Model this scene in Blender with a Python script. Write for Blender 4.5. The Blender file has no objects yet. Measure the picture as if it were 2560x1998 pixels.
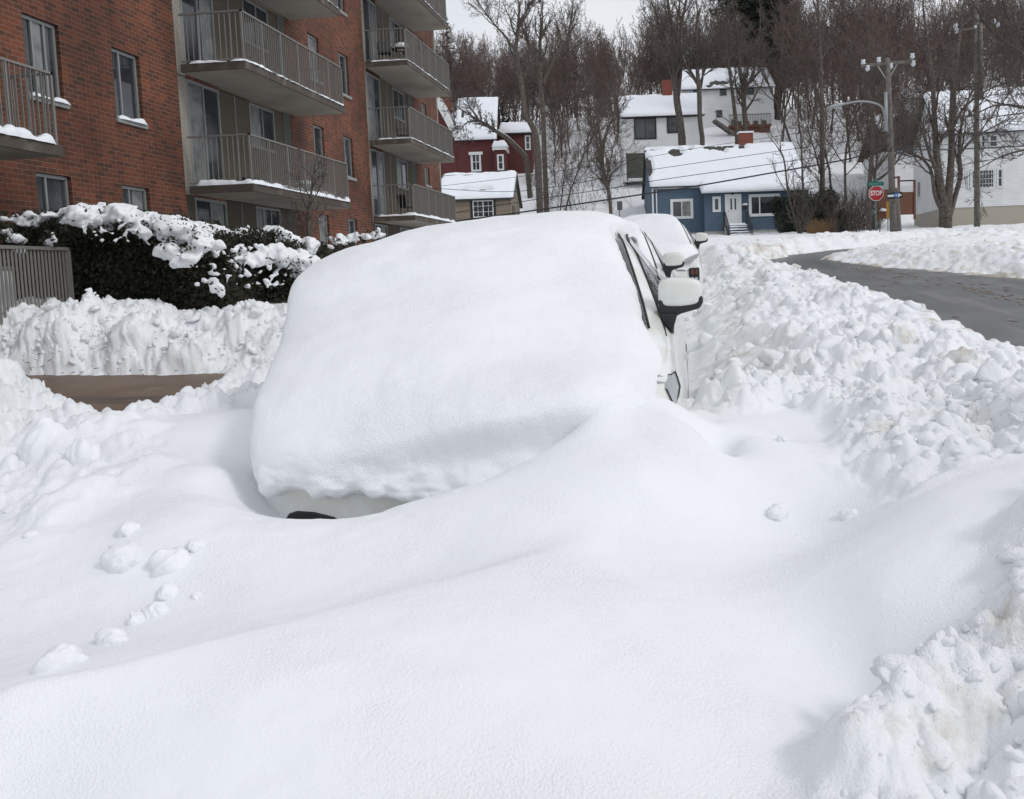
import bpy, math, random
import numpy as np
from math import radians, atan, sin, cos, tan, pi, sqrt
S = bpy.context.scene
COL = S.collection
# ------------------------------------------------------------------ camera
EYE = 1.65
FPX, CX, CY = 2300., 1473., 893.          # focal length and principal point in photo pixels (2560 x 1998)
PITCH = atan(209/2300.); ROLL = -radians(2.0); YAW = atan((1740-1473)/2300.)
F_ = np.array([-sin(YAW)*cos(PITCH), cos(YAW)*cos(PITCH), -sin(PITCH)])
R0_ = np.array([cos(YAW), sin(YAW), 0.]); U0_ = np.cross(R0_, F_)
R_ = cos(ROLL)*R0_+sin(ROLL)*U0_; U_ = -sin(ROLL)*R0_+cos(ROLL)*U0_
C_ = np.array([0, 0, EYE])
cam_d = bpy.data.cameras.new('camera'); cam = bpy.data.objects.new('camera', cam_d); COL.objects.link(cam)
from mathutils import Matrix, Vector
m = Matrix.Identity(4)
for i in range(3):
    m[i][0] = R_[i]; m[i][1] = U_[i]; m[i][2] = -F_[i]; m[i][3] = C_[i]
cam.matrix_world = m
cam_d.sensor_width = 36; cam_d.lens = FPX/2560*36
cam_d.shift_x = (1280-CX)/2560; cam_d.shift_y = -(999-CY)/2560
cam_d.clip_start = .05; cam_d.clip_end = 1500
S.camera = cam
# ------------------------------------------------------------------ world, sun, exposure
SUN_EL, SUN_AZ = radians(42), radians(112)     # azimuth from +Y (along the street) towards +X
W = bpy.data.worlds.new('World'); S.world = W; W.use_nodes = True
nt = W.node_tree; nt.nodes.clear()
sky = nt.nodes.new('ShaderNodeTexSky'); sky.sky_type = 'NISHITA'; sky.sun_disc = False
sky.sun_elevation = SUN_EL; sky.sun_rotation = SUN_AZ; sky.air_density = 1.; sky.dust_density = 3.
hs = nt.nodes.new('ShaderNodeHueSaturation'); hs.inputs['Saturation'].default_value = .22
nt.links.new(sky.outputs[0], hs.inputs['Color'])
tcw = nt.nodes.new('ShaderNodeTexCoord'); nzw = nt.nodes.new('ShaderNodeTexNoise'); nzw.inputs['Scale'].default_value = 2.2
nzw.inputs['Detail'].default_value = 5; mpw = nt.nodes.new('ShaderNodeMapping'); mpw.inputs['Scale'].default_value = (1, 1, 3.5)
nt.links.new(tcw.outputs['Generated'], mpw.inputs[0]); nt.links.new(mpw.outputs[0], nzw.inputs['Vector'])
crw = nt.nodes.new('ShaderNodeValToRGB'); crw.color_ramp.elements[0].position = .35; crw.color_ramp.elements[1].position = .7
crw.color_ramp.elements[0].color = (7.4, 7.75, 8.4, 1); crw.color_ramp.elements[1].color = (9.0, 9.2, 9.6, 1)
nt.links.new(nzw.outputs['Fac'], crw.inputs[0])
mxw = nt.nodes.new('ShaderNodeMix'); mxw.data_type = 'RGBA'; mxw.inputs['Factor'].default_value = .78
nt.links.new(hs.outputs[0], mxw.inputs['A']); nt.links.new(crw.outputs[0], mxw.inputs['B'])
bg = nt.nodes.new('ShaderNodeBackground'); bg.inputs['Strength'].default_value = .12
ow = nt.nodes.new('ShaderNodeOutputWorld')
nt.links.new(mxw.outputs['Result'], bg.inputs['Color']); nt.links.new(bg.outputs[0], ow.inputs[0])
sd = bpy.data.lights.new('sun', 'SUN'); sd.energy = .9; sd.angle = radians(12); sd.color = (1, .97, .93)
so = bpy.data.objects.new('sun', sd); COL.objects.link(so)
sv = Vector((sin(SUN_AZ)*cos(SUN_EL), cos(SUN_AZ)*cos(SUN_EL), sin(SUN_EL)))
so.rotation_euler = sv.to_track_quat('Z', 'Y').to_euler(); so.location = (30, -30, 60)
S.view_settings.view_transform = 'Standard'; S.view_settings.look = 'None'
S.view_settings.exposure = -.12; S.view_settings.gamma = 1
S.render.engine = 'CYCLES'
# ------------------------------------------------------------------ pixel rays -> points in the place
def ray(x, y): return R_*((x-CX)/FPX)-U_*((y-CY)/FPX)+F_
def at(x, y, D): return C_+ray(x, y)*D
def onX(x, y, X): r = ray(x, y); return C_+r*(X/r[0])
def onY(x, y, Y): r = ray(x, y); return C_+r*(Y/r[1])
def onZ(x, y, Z): r = ray(x, y); return C_+r*((Z-EYE)/r[2])
def dirn(px, D, py=690):
    p = at(px, py, D); return p[0], p[1]
# ------------------------------------------------------------------ noise
def _h(ix, iy, s):
    n = (ix.astype(np.int64)*374761393+iy.astype(np.int64)*668265263+s*1274126177) & 0x7fffffff
    n = ((n ^ (n >> 13))*1274126177) & 0x7fffffff
    n = ((n ^ (n >> 16))*2246822519) & 0x7fffffff
    return ((n ^ (n >> 15)) & 0xffffff)/float(0xffffff)
def vn(x, y, s=0):
    x = np.asarray(x, float); y = np.asarray(y, float)
    ix = np.floor(x); iy = np.floor(y); fx = x-ix; fy = y-iy
    u = fx*fx*fx*(fx*(fx*6-15)+10); v = fy*fy*fy*(fy*(fy*6-15)+10)
    a = _h(ix, iy, s); b = _h(ix+1, iy, s); c = _h(ix, iy+1, s); d = _h(ix+1, iy+1, s)
    return ((a*(1-u)+b*u)*(1-v)+(c*(1-u)+d*u)*v)*2-1
def fbm(x, y, s=0, o=4, g=.5):
    t = 0; a = 1; n = 0
    for i in range(o):
        t = t+a*vn(x*2**i+i*17.3, y*2**i-i*9.1, s+i); n += a; a *= g
    return t/n
def boulders(X, Y, cell, s, keep=.8):
    wx = X+cell*.35*vn(X/cell*1.3, Y/cell*1.3, s+50); wy = Y+cell*.35*vn(X/cell*1.3+9, Y/cell*1.3, s+51)
    ix = np.floor(wx/cell); iy = np.floor(wy/cell); out = np.zeros_like(X)
    for dx in (-1, 0, 1):
        for dy in (-1, 0, 1):
            jx = ix+dx; jy = iy+dy
            px = (jx+.15+.7*_h(jx, jy, s))*cell; py = (jy+.15+.7*_h(jx, jy, s+1))*cell
            r = cell*(.38+.45*_h(jx, jy, s+2)); k = _h(jx, jy, s+3) < keep
            an = _h(jx, jy, s+4)*pi; as_ = .65+.35*_h(jx, jy, s+5)
            ex = (wx-px)*np.cos(an)+(wy-py)*np.sin(an); ey = (-(wx-px)*np.sin(an)+(wy-py)*np.cos(an))/as_
            d = np.sqrt(ex*ex+ey*ey)/r
            hh = np.clip(1-d*d, 0, 1)**.6*r*(.7+.5*_h(jx, jy, s+6))
            hh = hh*(1+.3*np.clip(ex/r, -1, 1))            # tilted top
            out = np.maximum(out, np.where(k, hh, 0))
    return out
def sst(a, b, x): t = np.clip((x-a)/(b-a), 0, 1); return t*t*(3-2*t)
def smax(a, b, k):
    h = np.clip(.5+.5*(a-b)/k, 0, 1); return b*(1-h)+a*h+k*h*(1-h)
# ------------------------------------------------------------------ objects
def tag(o, label=None, cat=None, group=None, kind=None):
    if label: o['label'] = label
    if cat: o['category'] = cat
    if group: o['group'] = group
    if kind: o['kind'] = kind
    return o
def empty(name, loc=(0, 0, 0), rz=0, rx=0, label=None, cat=None, group=None):
    o = bpy.data.objects.new(name, None); COL.objects.link(o)
    o.location = [float(v) for v in loc]; o.rotation_euler = (rx, 0, rz); o.empty_display_size = .2
    return tag(o, label, cat, group)
def meshnp(name, V, Fc, mat=None, parent=None, smooth=True):
    V = np.asarray(V, np.float32).reshape(-1, 3)
    me = bpy.data.meshes.new(name)
    if isinstance(Fc, np.ndarray):
        n, k = Fc.shape
        me.vertices.add(len(V)); me.vertices.foreach_set('co', V.ravel())
        me.loops.add(n*k); me.loops.foreach_set('vertex_index', Fc.astype(np.int32).ravel())
        me.polygons.add(n); me.polygons.foreach_set('loop_start', np.arange(0, n*k, k, dtype=np.int32))
        me.polygons.foreach_set('loop_total', np.full(n, k, np.int32))
        me.update(calc_edges=True)
    else:
        me.from_pydata(V.tolist(), [], [tuple(map(int, f)) for f in Fc]); me.update()
    me.validate()
    me.polygons.foreach_set('use_smooth', np.full(len(me.polygons), smooth, bool))
    if mat: me.materials.append(mat)
    o = bpy.data.objects.new(name, me); COL.objects.link(o)
    if parent: o.parent = parent
    return o
def gridF(nr, nc):
    i = np.arange((nr-1)*(nc-1)); r = i//(nc-1); c = i % (nc-1); a = r*nc+c
    return np.stack([a, a+1, a+nc+1, a+nc], 1)
class MB:
    def __init__(s): s.V = []; s.F = []
    def add(s, V, F):
        n = len(s.V); s.V += [tuple(map(float, v)) for v in V]; s.F += [tuple(i+n for i in f) for f in F]
    def box(s, x0, x1, y0, y1, z0, z1):
        s.add([(x0, y0, z0), (x1, y0, z0), (x1, y1, z0), (x0, y1, z0), (x0, y0, z1), (x1, y0, z1), (x1, y1, z1), (x0, y1, z1)],
              [(0, 3, 2, 1), (4, 5, 6, 7), (0, 1, 5, 4), (1, 2, 6, 5), (2, 3, 7, 6), (3, 0, 4, 7)])
        return s
    def quad(s, a, b, c, d): s.add([a, b, c, d], [(0, 1, 2, 3)]); return s
    def bar(s, p, q, w, h=None, up=(0, 0, 1)):
        h = h or w; p = np.array(p, float); q = np.array(q, float); d = q-p; d /= np.linalg.norm(d)+1e-9
        u = np.array(up, float)
        if abs(d@u) > .95: u = np.array([1., 0, 0])
        a = np.cross(d, u); a /= np.linalg.norm(a); b = np.cross(a, d)
        V = [e+a*sx*w/2+b*sy*h/2 for e in (p, q) for sx, sy in ((-1, -1), (1, -1), (1, 1), (-1, 1))]
        s.add(V, [(0, 1, 2, 3), (7, 6, 5, 4), (0, 4, 5, 1), (1, 5, 6, 2), (2, 6, 7, 3), (3, 7, 4, 0)]); return s
    def tube(s, pts, rs, k=8, cap=True):
        V, F = tubeVF(pts, rs, k); n = len(pts)
        F = [tuple(f) for f in F]
        if cap: F += [tuple(range(k))[::-1], tuple(range((n-1)*k, n*k))]
        s.add(V, F); return s
    def prism(s, poly, axis, a0, a1):     # polygon in the two other axes, extruded along axis
        n = len(poly); V = []
        for a in (a0, a1):
            for (u, v) in poly:
                V.append({'x': (a, u, v), 'y': (u, a, v), 'z': (u, v, a)}[axis])
        s.add(V, [tuple(range(n))[::-1], tuple(range(n, 2*n))]+[(i, (i+1) % n, n+(i+1) % n, n+i) for i in range(n)]); return s
    def build(s, name, mat, parent=None, smooth=False, bev=0):
        o = meshnp(name, s.V, s.F, mat, parent, smooth)
        if bev:
            md = o.modifiers.new('b', 'BEVEL'); md.width = bev; md.segments = 2; md.limit_method = 'ANGLE'
        return o
def tubeVF(pts, rs, k=8):
    pts = np.asarray(pts, float); n = len(pts); rs = np.broadcast_to(np.asarray(rs, float), (n,))
    d = np.gradient(pts, axis=0); d /= np.linalg.norm(d, axis=1)[:, None]+1e-9
    u = np.array([0, 0, 1.]) if abs(d[0][2]) < .9 else np.array([1., 0, 0])
    V = []
    a = np.cross(d[0], u); a /= np.linalg.norm(a)
    for i in range(n):
        a = a-d[i]*(a@d[i]); a /= np.linalg.norm(a)+1e-9; b = np.cross(d[i], a)
        for j in range(k):
            t = 2*pi*j/k; V.append(pts[i]+rs[i]*(a*cos(t)+b*sin(t)))
    F = [(i*k+j, i*k+(j+1) % k, (i+1)*k+(j+1) % k, (i+1)*k+j) for i in range(n-1) for j in range(k)]
    return V, F
def catmull(P, n):
    P = np.asarray(P, float); Q = np.concatenate([[2*P[0]-P[1]], P, [2*P[-1]-P[-2]]]); out = []
    for i in range(len(P)-1):
        p0, p1, p2, p3 = Q[i:i+4]
        for t in np.linspace(0, 1, n, endpoint=False):
            out.append(.5*((2*p1)+(p2-p0)*t+(2*p0-5*p1+4*p2-p3)*t*t+(-p0+3*p1-3*p2+p3)*t**3))
    out.append(P[-1]); return np.array(out)
# ------------------------------------------------------------------ materials
def mat(name, col, rough=.7, metal=0, spec=.5, noise=None, bump=None, coat=0):
    """noise=(scale, col2, lo, hi)  bump=(scale, strength, dist)"""
    M = bpy.data.materials.new(name); M.use_nodes = True; t = M.node_tree; b = t.nodes['Principled BSDF']
    b.inputs['Base Color'].default_value = (*col, 1); b.inputs['Roughness'].default_value = rough
    b.inputs['Metallic'].default_value = metal; b.inputs['Specular IOR Level'].default_value = spec
    b.inputs['Coat Weight'].default_value = coat
    tc = t.nodes.new('ShaderNodeTexCoord'); M['tc'] = 1
    if noise:
        nz = t.nodes.new('ShaderNodeTexNoise'); nz.inputs['Scale'].default_value = noise[0]; nz.inputs['Detail'].default_value = 6
        t.links.new(tc.outputs['Object'], nz.inputs['Vector'])
        cr = t.nodes.new('ShaderNodeValToRGB'); cr.color_ramp.elements[0].position = noise[2]; cr.color_ramp.elements[1].position = noise[3]
        cr.color_ramp.elements[0].color = (*col, 1); cr.color_ramp.elements[1].color = (*noise[1], 1)
        t.links.new(nz.outputs['Fac'], cr.inputs[0]); t.links.new(cr.outputs[0], b.inputs['Base Color'])
    if bump:
        nz2 = t.nodes.new('ShaderNodeTexNoise'); nz2.inputs['Scale'].default_value = bump[0]; nz2.inputs['Detail'].default_value = 5
        t.links.new(tc.outputs['Object'], nz2.inputs['Vector'])
        bp = t.nodes.new('ShaderNodeBump'); bp.inputs['Strength'].default_value = bump[1]; bp.inputs['Distance'].default_value = bump[2]
        t.links.new(nz2.outputs['Fac'], bp.inputs['Height']); t.links.new(bp.outputs[0], b.inputs['Normal'])
    return M
def snowmat(name, dirty=False, scale=1.):
    M = bpy.data.materials.new(name); M.use_nodes = True; t = M.node_tree; b = t.nodes['Principled BSDF']
    L = t.links.new
    b.inputs['Roughness'].default_value = .75; b.inputs['Specular IOR Level'].default_value = .25
    b.inputs['Base Color'].default_value = (.82, .834, .855, 1)
    b.inputs['Subsurface Weight'].default_value = 0.0
    tc = t.nodes.new('ShaderNodeTexCoord')
    n1 = t.nodes.new('ShaderNodeTexNoise'); n1.inputs['Scale'].default_value = 16*scale; n1.inputs['Detail'].default_value = 8; n1.inputs['Roughness'].default_value = .7
    n2 = t.nodes.new('ShaderNodeTexNoise'); n2.inputs['Scale'].default_value = 150*scale; n2.inputs['Detail'].default_value = 3
    L(tc.outputs['Object'], n1.inputs['Vector']); L(tc.outputs['Object'], n2.inputs['Vector'])
    n5 = t.nodes.new('ShaderNodeTexNoise'); n5.inputs['Scale'].default_value = 2.3; n5.inputs['Detail'].default_value = 4; L(tc.outputs['Object'], n5.inputs['Vector'])
    m5 = t.nodes.new('ShaderNodeMapRange'); m5.inputs['From Min'].default_value = .38; m5.inputs['From Max'].default_value = .62; m5.inputs['To Min'].default_value = .18; m5.inputs['To Max'].default_value = .85; L(n5.outputs['Fac'], m5.inputs['Value'])
    b1 = t.nodes.new('ShaderNodeBump'); b1.inputs['Strength'].default_value = .35; b1.inputs['Distance'].default_value = .02/scale
    b2 = t.nodes.new('ShaderNodeBump'); b2.inputs['Strength'].default_value = .6; b2.inputs['Distance'].default_value = .006/scale
    L(n1.outputs['Fac'], b1.inputs['Height']); L(n2.outputs['Fac'], b2.inputs['Height']); L(b1.outputs[0], b2.inputs['Normal']); L(m5.outputs[0], b2.inputs['Strength']); L(b2.outputs[0], b.inputs['Normal'])
    if dirty:
        ar = t.nodes.new('ShaderNodeAttribute'); ar.attribute_name = 'rough'; ma = t.nodes.new('ShaderNodeMath'); ma.operation = 'MULTIPLY_ADD'; ma.inputs[1].default_value = .32; ma.inputs[2].default_value = .20
        L(ar.outputs['Fac'], ma.inputs[0]); L(ma.outputs[0], b1.inputs['Strength']); b1.inputs['Distance'].default_value = .026
        at_ = t.nodes.new('ShaderNodeAttribute'); at_.attribute_name = 'dirt'
        n3 = t.nodes.new('ShaderNodeTexNoise'); n3.inputs['Scale'].default_value = 2.6; n3.inputs['Detail'].default_value = 9; n3.inputs['Roughness'].default_value = .68
        L(tc.outputs['Object'], n3.inputs['Vector'])
        ad = t.nodes.new('ShaderNodeMath'); ad.operation = 'MULTIPLY_ADD'; ad.inputs[1].default_value = .55
        L(at_.outputs['Fac'], ad.inputs[0]); L(n3.outputs['Fac'], ad.inputs[2])
        cr = t.nodes.new('ShaderNodeValToRGB'); e = cr.color_ramp.elements
        e[0].position = .70; e[0].color = (.82, .834, .855, 1); e[1].position = 1.1 if False else 1.0; e[1].color = (.30, .25, .19, 1)
        m1 = e.new(.80); m1.color = (.66, .64, .60, 1)
        L(ad.outputs[0], cr.inputs[0]); L(cr.outputs[0], b.inputs['Base Color'])
    return M
M = {}
M['snow'] = snowmat('snow'); M['snowG'] = snowmat('snow_ground', True)
M['snow_far'] = mat('snow_roof', (.79, .82, .87), .8, spec=.2, bump=(5, .5, .05))
M['asphalt'] = mat('asphalt', (.072, .073, .078), .38, noise=(1.0, (.135, .132, .132), .42, .72), bump=(60, .3, .01))
M['drive'] = mat('driveway_asphalt', (.115, .070, .040), .5, noise=(2.6, (.17, .115, .075), .35, .75), bump=(50, .3, .008))
M['concrete'] = mat('concrete', (.26, .245, .215), .9, noise=(1.1, (.16, .15, .13), .42, .7), bump=(30, .2, .005))
M['soffit'] = mat('soffit', (.33, .30, .255), .9, noise=(.8, (.22, .19, .16), .45, .75))
M['fascia'] = mat('balcony_edge', (.075, .06, .05), .9, noise=(3, (.16, .14, .12), .5, .75))
M['pebble'] = mat('pebble_panel_lit', (.34, .32, .28), .95, noise=(55, (.13, .12, .10), .5, .62), bump=(60, .6, .01))  # lit copy of the panel, its brightness painted into the colour
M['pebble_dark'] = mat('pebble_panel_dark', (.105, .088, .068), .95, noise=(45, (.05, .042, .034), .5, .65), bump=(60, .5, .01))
M['rail'] = mat('rail_metal', (.185, .178, .165), .55, noise=(6, (.17, .155, .14), .5, .75))
M['alu'] = mat('window_aluminium', (.27, .28, .28), .45, metal=.3)
M['trimgrey'] = mat('grey_trim', (.25, .26, .25), .7)
M['glass'] = mat('window_glass', (.022, .027, .032), .06, spec=.6, noise=(.9, (.05, .058, .065), .45, .6))
M['curtain'] = mat('curtain_behind_glass', (.20, .21, .21), .25, spec=.6, noise=(3, (.12, .13, .13), .45, .6))
M['paint_w'] = mat('white_paint', (.66, .68, .68), .6)
M['siding_w'] = None
M['black'] = mat('black_plastic', (.012, .013, .015), .45)
M['rubber'] = mat('rubber', (.015, .015, .015), .85)
M['carwhite'] = mat('white_car_paint', (.70, .71, .665), .28, spec=.5, coat=.6, noise=(5, (.78, .80, .81), .48, .6))
M['chrome'] = mat('lamp_silver', (.55, .56, .58), .2, metal=.9)
M['lens'] = mat('lamp_lens', (.30, .32, .34), .08, spec=.8)
M['amber'] = mat('amber_lens', (.15, .04, .03), .2)
M['darkglass'] = mat('car_glass', (.012, .016, .018), .05, spec=.7)
def barkmat(name, c1, c2, snow=.0):
    X = mat(name, c1, .95, noise=(7, c2, .42, .65), bump=(18, .5, .02))
    if snow:
        t = X.node_tree; b = t.nodes['Principled BSDF']; cl = b.inputs['Base Color'].links[0].from_socket
        g = t.nodes.new('ShaderNodeNewGeometry'); sp = t.nodes.new('ShaderNodeSeparateXYZ'); t.links.new(g.outputs['Normal'], sp.inputs[0])
        mr = t.nodes.new('ShaderNodeMapRange'); mr.inputs['From Min'].default_value = snow; mr.inputs['From Max'].default_value = snow+.15
        t.links.new(sp.outputs['Z'], mr.inputs['Value']); mx = t.nodes.new('ShaderNodeMix'); mx.data_type = 'RGBA'
        t.links.new(mr.outputs[0], mx.inputs['Factor']); t.links.new(cl, mx.inputs['A']); mx.inputs['B'].default_value = (.78, .81, .85, 1)
        t.links.new(mx.outputs['Result'], b.inputs['Base Color'])
    return X
M['bark'] = barkmat('bark', (.066, .054, .045), (.125, .105, .088))
M['bark_snow'] = barkmat('bark_with_snow', (.06, .05, .042), (.11, .092, .078), .62)
M['twig'] = barkmat('twigs', (.085, .068, .060), (.125, .104, .092))
M['twigfar'] = barkmat('twigs_far', (.112, .079, .067), (.145, .108, .094))
M['needle'] = mat('needles', (.014, .022, .014), .8, noise=(3, (.032, .045, .028), .4, .65))
M['leafdark'] = mat('hedge_leaves', (.018, .020, .011), .8, noise=(14, (.055, .046, .027), .45, .64))
M['wood'] = mat('pole_wood', (.17, .155, .14), .9, noise=(5, (.10, .09, .08), .4, .65), bump=(25, .4, .01))
M['steel'] = mat('galvanised_steel', (.33, .35, .36), .45, metal=.5)
M['porcelain'] = mat('insulator', (.62, .66, .70), .25)
M['wire'] = mat('wire', (.02, .02, .022), .7)
M['shingle'] = mat('roof_shingle', (.045, .045, .045), .95, noise=(8, (.075, .07, .065), .4, .7))
M['brickred'] = mat('chimney_brick', (.16, .05, .035), .9, noise=(12, (.24, .08, .055), .4, .6))
def bandmat(name, col, pitch, dark=.55, rough=.65, axis='Z', col2=None):
    """clapboard / plank siding: a dark shadow gap every pitch metres"""
    X = bpy.data.materials.new(name); X.use_nodes = True; t = X.node_tree; b = t.nodes['Principled BSDF']; b.inputs['Roughness'].default_value = rough
    L = t.links.new; tc = t.nodes.new('ShaderNodeTexCoord'); sp = t.nodes.new('ShaderNodeSeparateXYZ'); L(tc.outputs['Object'], sp.inputs[0])
    dv = t.nodes.new('ShaderNodeMath'); dv.operation = 'DIVIDE'; dv.inputs[1].default_value = pitch; L(sp.outputs[axis], dv.inputs[0])
    fr = t.nodes.new('ShaderNodeMath'); fr.operation = 'FRACT'; L(dv.outputs[0], fr.inputs[0])
    bp = t.nodes.new('ShaderNodeBump'); bp.inputs['Strength'].default_value = 1; bp.inputs['Distance'].default_value = .02
    L(fr.outputs[0], bp.inputs['Height']); bp.invert = True; L(bp.outputs[0], b.inputs['Normal'])
    cr = t.nodes.new('ShaderNodeValToRGB'); cr.color_ramp.interpolation = 'LINEAR'; e = cr.color_ramp.elements
    e[0].position = .0; e[0].color = (col[0]*dark, col[1]*dark, col[2]*dark, 1); e[1].position = .16; e[1].color = (*col, 1)
    L(fr.outputs[0], cr.inputs[0]); nz = t.nodes.new('ShaderNodeTexNoise'); nz.inputs['Scale'].default_value = 1.1; nz.inputs['Detail'].default_value = 6
    L(tc.outputs['Object'], nz.inputs['Vector']); mr = t.nodes.new('ShaderNodeMapRange'); mr.inputs['To Min'].default_value = .8; mr.inputs['To Max'].default_value = 1.12
    L(nz.outputs['Fac'], mr.inputs['Value']); mx = t.nodes.new('ShaderNodeMix'); mx.data_type = 'RGBA'; mx.blend_type = 'MULTIPLY'; mx.inputs['Factor'].default_value = 1
    L(cr.outputs[0], mx.inputs['A']); L(mr.outputs[0], mx.inputs['B']); L(mx.outputs['Result'], b.inputs['Base Color'])
    return X
M['siding_w'] = bandmat('white_siding', (.74, .75, .76), .14, .78)
M['siding_b'] = bandmat('blue_siding', (.068, .112, .165), .16, .6)
M['siding_t'] = bandmat('tan_siding', (.215, .175, .13), .42, .6)
M['siding_r'] = bandmat('red_siding', (.095, .016, .016), .14, .65)
M['fence_br'] = bandmat('brown_planks', (.155, .062, .032), .15, .5, axis='X')
M['found'] = mat('foundation', (.42, .43, .42), .9, noise=(3, (.34, .34, .33), .4, .7))
M['olive'] = mat('olive_board', (.075, .08, .065), .8, noise=(2, (.10, .10, .085), .4, .7))
def brickmat():
    X = bpy.data.materials.new('red_brick'); X.use_nodes = True; t = X.node_tree; b = t.nodes['Principled BSDF']; b.inputs['Roughness'].default_value = .9
    L = t.links.new; tc = t.nodes.new('ShaderNodeTexCoord'); sp = t.nodes.new('ShaderNodeSeparateXYZ'); L(tc.outputs['Object'], sp.inputs[0])
    sx = t.nodes.new('ShaderNodeMath'); L(sp.outputs['X'], sx.inputs[0]); L(sp.outputs['Y'], sx.inputs[1])
    cb = t.nodes.new('ShaderNodeCombineXYZ'); L(sx.outputs[0], cb.inputs['X']); L(sp.outputs['Z'], cb.inputs['Y'])
    br = t.nodes.new('ShaderNodeTexBrick'); L(cb.outputs[0], br.inputs['Vector'])
    br.inputs['Scale'].default_value = 1; br.inputs['Brick Width'].default_value = .245; br.inputs['Row Height'].default_value = .0885
    br.inputs['Mortar Size'].default_value = .0065; br.inputs['Mortar Smooth'].default_value = .15; br.inputs['Bias'].default_value = 0
    br.inputs['Color1'].default_value = (.158, .046, .021, 1); br.inputs['Color2'].default_value = (.066, .027, .016, 1); br.inputs['Mortar'].default_value = (.18, .11, .08, 1)
    # orange bricks: quantised random per brick
    nz = t.nodes.new('ShaderNodeTexNoise'); nz.inputs['Scale'].default_value = .55; nz.inputs['Detail'].default_value = 5; L(cb.outputs[0], nz.inputs['Vector'])
    mr = t.nodes.new('ShaderNodeMapRange'); mr.inputs['From Min'].default_value = .35; mr.inputs['From Max'].default_value = .65; mr.inputs['To Min'].default_value = .68; mr.inputs['To Max'].default_value = 1.25
    L(nz.outputs['Fac'], mr.inputs['Value'])
    mp = t.nodes.new('ShaderNodeMapping'); mp.inputs['Scale'].default_value = (2.2, .16, 1); L(cb.outputs[0], mp.inputs[0])
    st = t.nodes.new('ShaderNodeTexNoise'); st.inputs['Scale'].default_value = 1.; st.inputs['Detail'].default_value = 4; L(mp.outputs[0], st.inputs['Vector'])
    ms = t.nodes.new('ShaderNodeMapRange'); ms.inputs['From Min'].default_value = .35; ms.inputs['From Max'].default_value = .5; ms.inputs['To Min'].default_value = .72; ms.inputs['To Max'].default_value = 1.
    L(st.outputs['Fac'], ms.inputs['Value'])
    mu = t.nodes.new('ShaderNodeMath'); mu.operation = 'MULTIPLY'; L(mr.outputs[0], mu.inputs[0]); L(ms.outputs[0], mu.inputs[1])
    mx = t.nodes.new('ShaderNodeMix'); mx.data_type = 'RGBA'; mx.blend_type = 'MULTIPLY'; mx.inputs['Factor'].default_value = 1
    L(br.outputs['Color'], mx.inputs['A']); L(mu.outputs[0], mx.inputs['B']); L(mx.outputs['Result'], b.inputs['Base Color'])
    bp = t.nodes.new('ShaderNodeBump'); bp.inputs['Strength'].default_value = .6; bp.inputs['Distance'].default_value = .008; bp.invert = True
    L(br.outputs['Fac'], bp.inputs['Height']); L(bp.outputs[0], b.inputs['Normal'])
    return X
M['brick'] = brickmat()

def tracked(M_, a, b, sc, lo, hi):
    """long streaks along the direction of travel laid over a paving colour"""
    t = M_.node_tree; bs = t.nodes['Principled BSDF']; L = t.links.new; src = bs.inputs['Base Color'].links[0].from_socket
    tc = t.nodes.new('ShaderNodeTexCoord'); mp = t.nodes.new('ShaderNodeMapping'); mp.inputs['Scale'].default_value = sc; mp.inputs['Rotation'].default_value = (0, 0, a); L(tc.outputs['Object'], mp.inputs[0])
    n = t.nodes.new('ShaderNodeTexNoise'); n.inputs['Scale'].default_value = 1; n.inputs['Detail'].default_value = 7; n.inputs['Roughness'].default_value = .62; L(mp.outputs[0], n.inputs['Vector'])
    r = t.nodes.new('ShaderNodeMapRange'); r.inputs['From Min'].default_value = lo; r.inputs['From Max'].default_value = hi; r.inputs['To Min'].default_value = 0; L(n.outputs['Fac'], r.inputs['Value'])
    m = t.nodes.new('ShaderNodeMix'); m.data_type = 'RGBA'; L(r.outputs[0], m.inputs['Factor']); L(src, m.inputs['A']); m.inputs['B'].default_value = (*b, 1); L(m.outputs['Result'], bs.inputs['Base Color'])
tracked(M['asphalt'], .12, (.20, .185, .165), (2.4, .16, 1), .55, .72); tracked(M['asphalt'], .12, (.035, .036, .04), (1.3, .12, 1), .54, .66)
tracked(M['drive'], 0, (.045, .034, .026), (.5, 3.2, 1), .52, .68); tracked(M['drive'], 0, (.26, .22, .18), (5, 9, 1), .66, .74)
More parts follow.
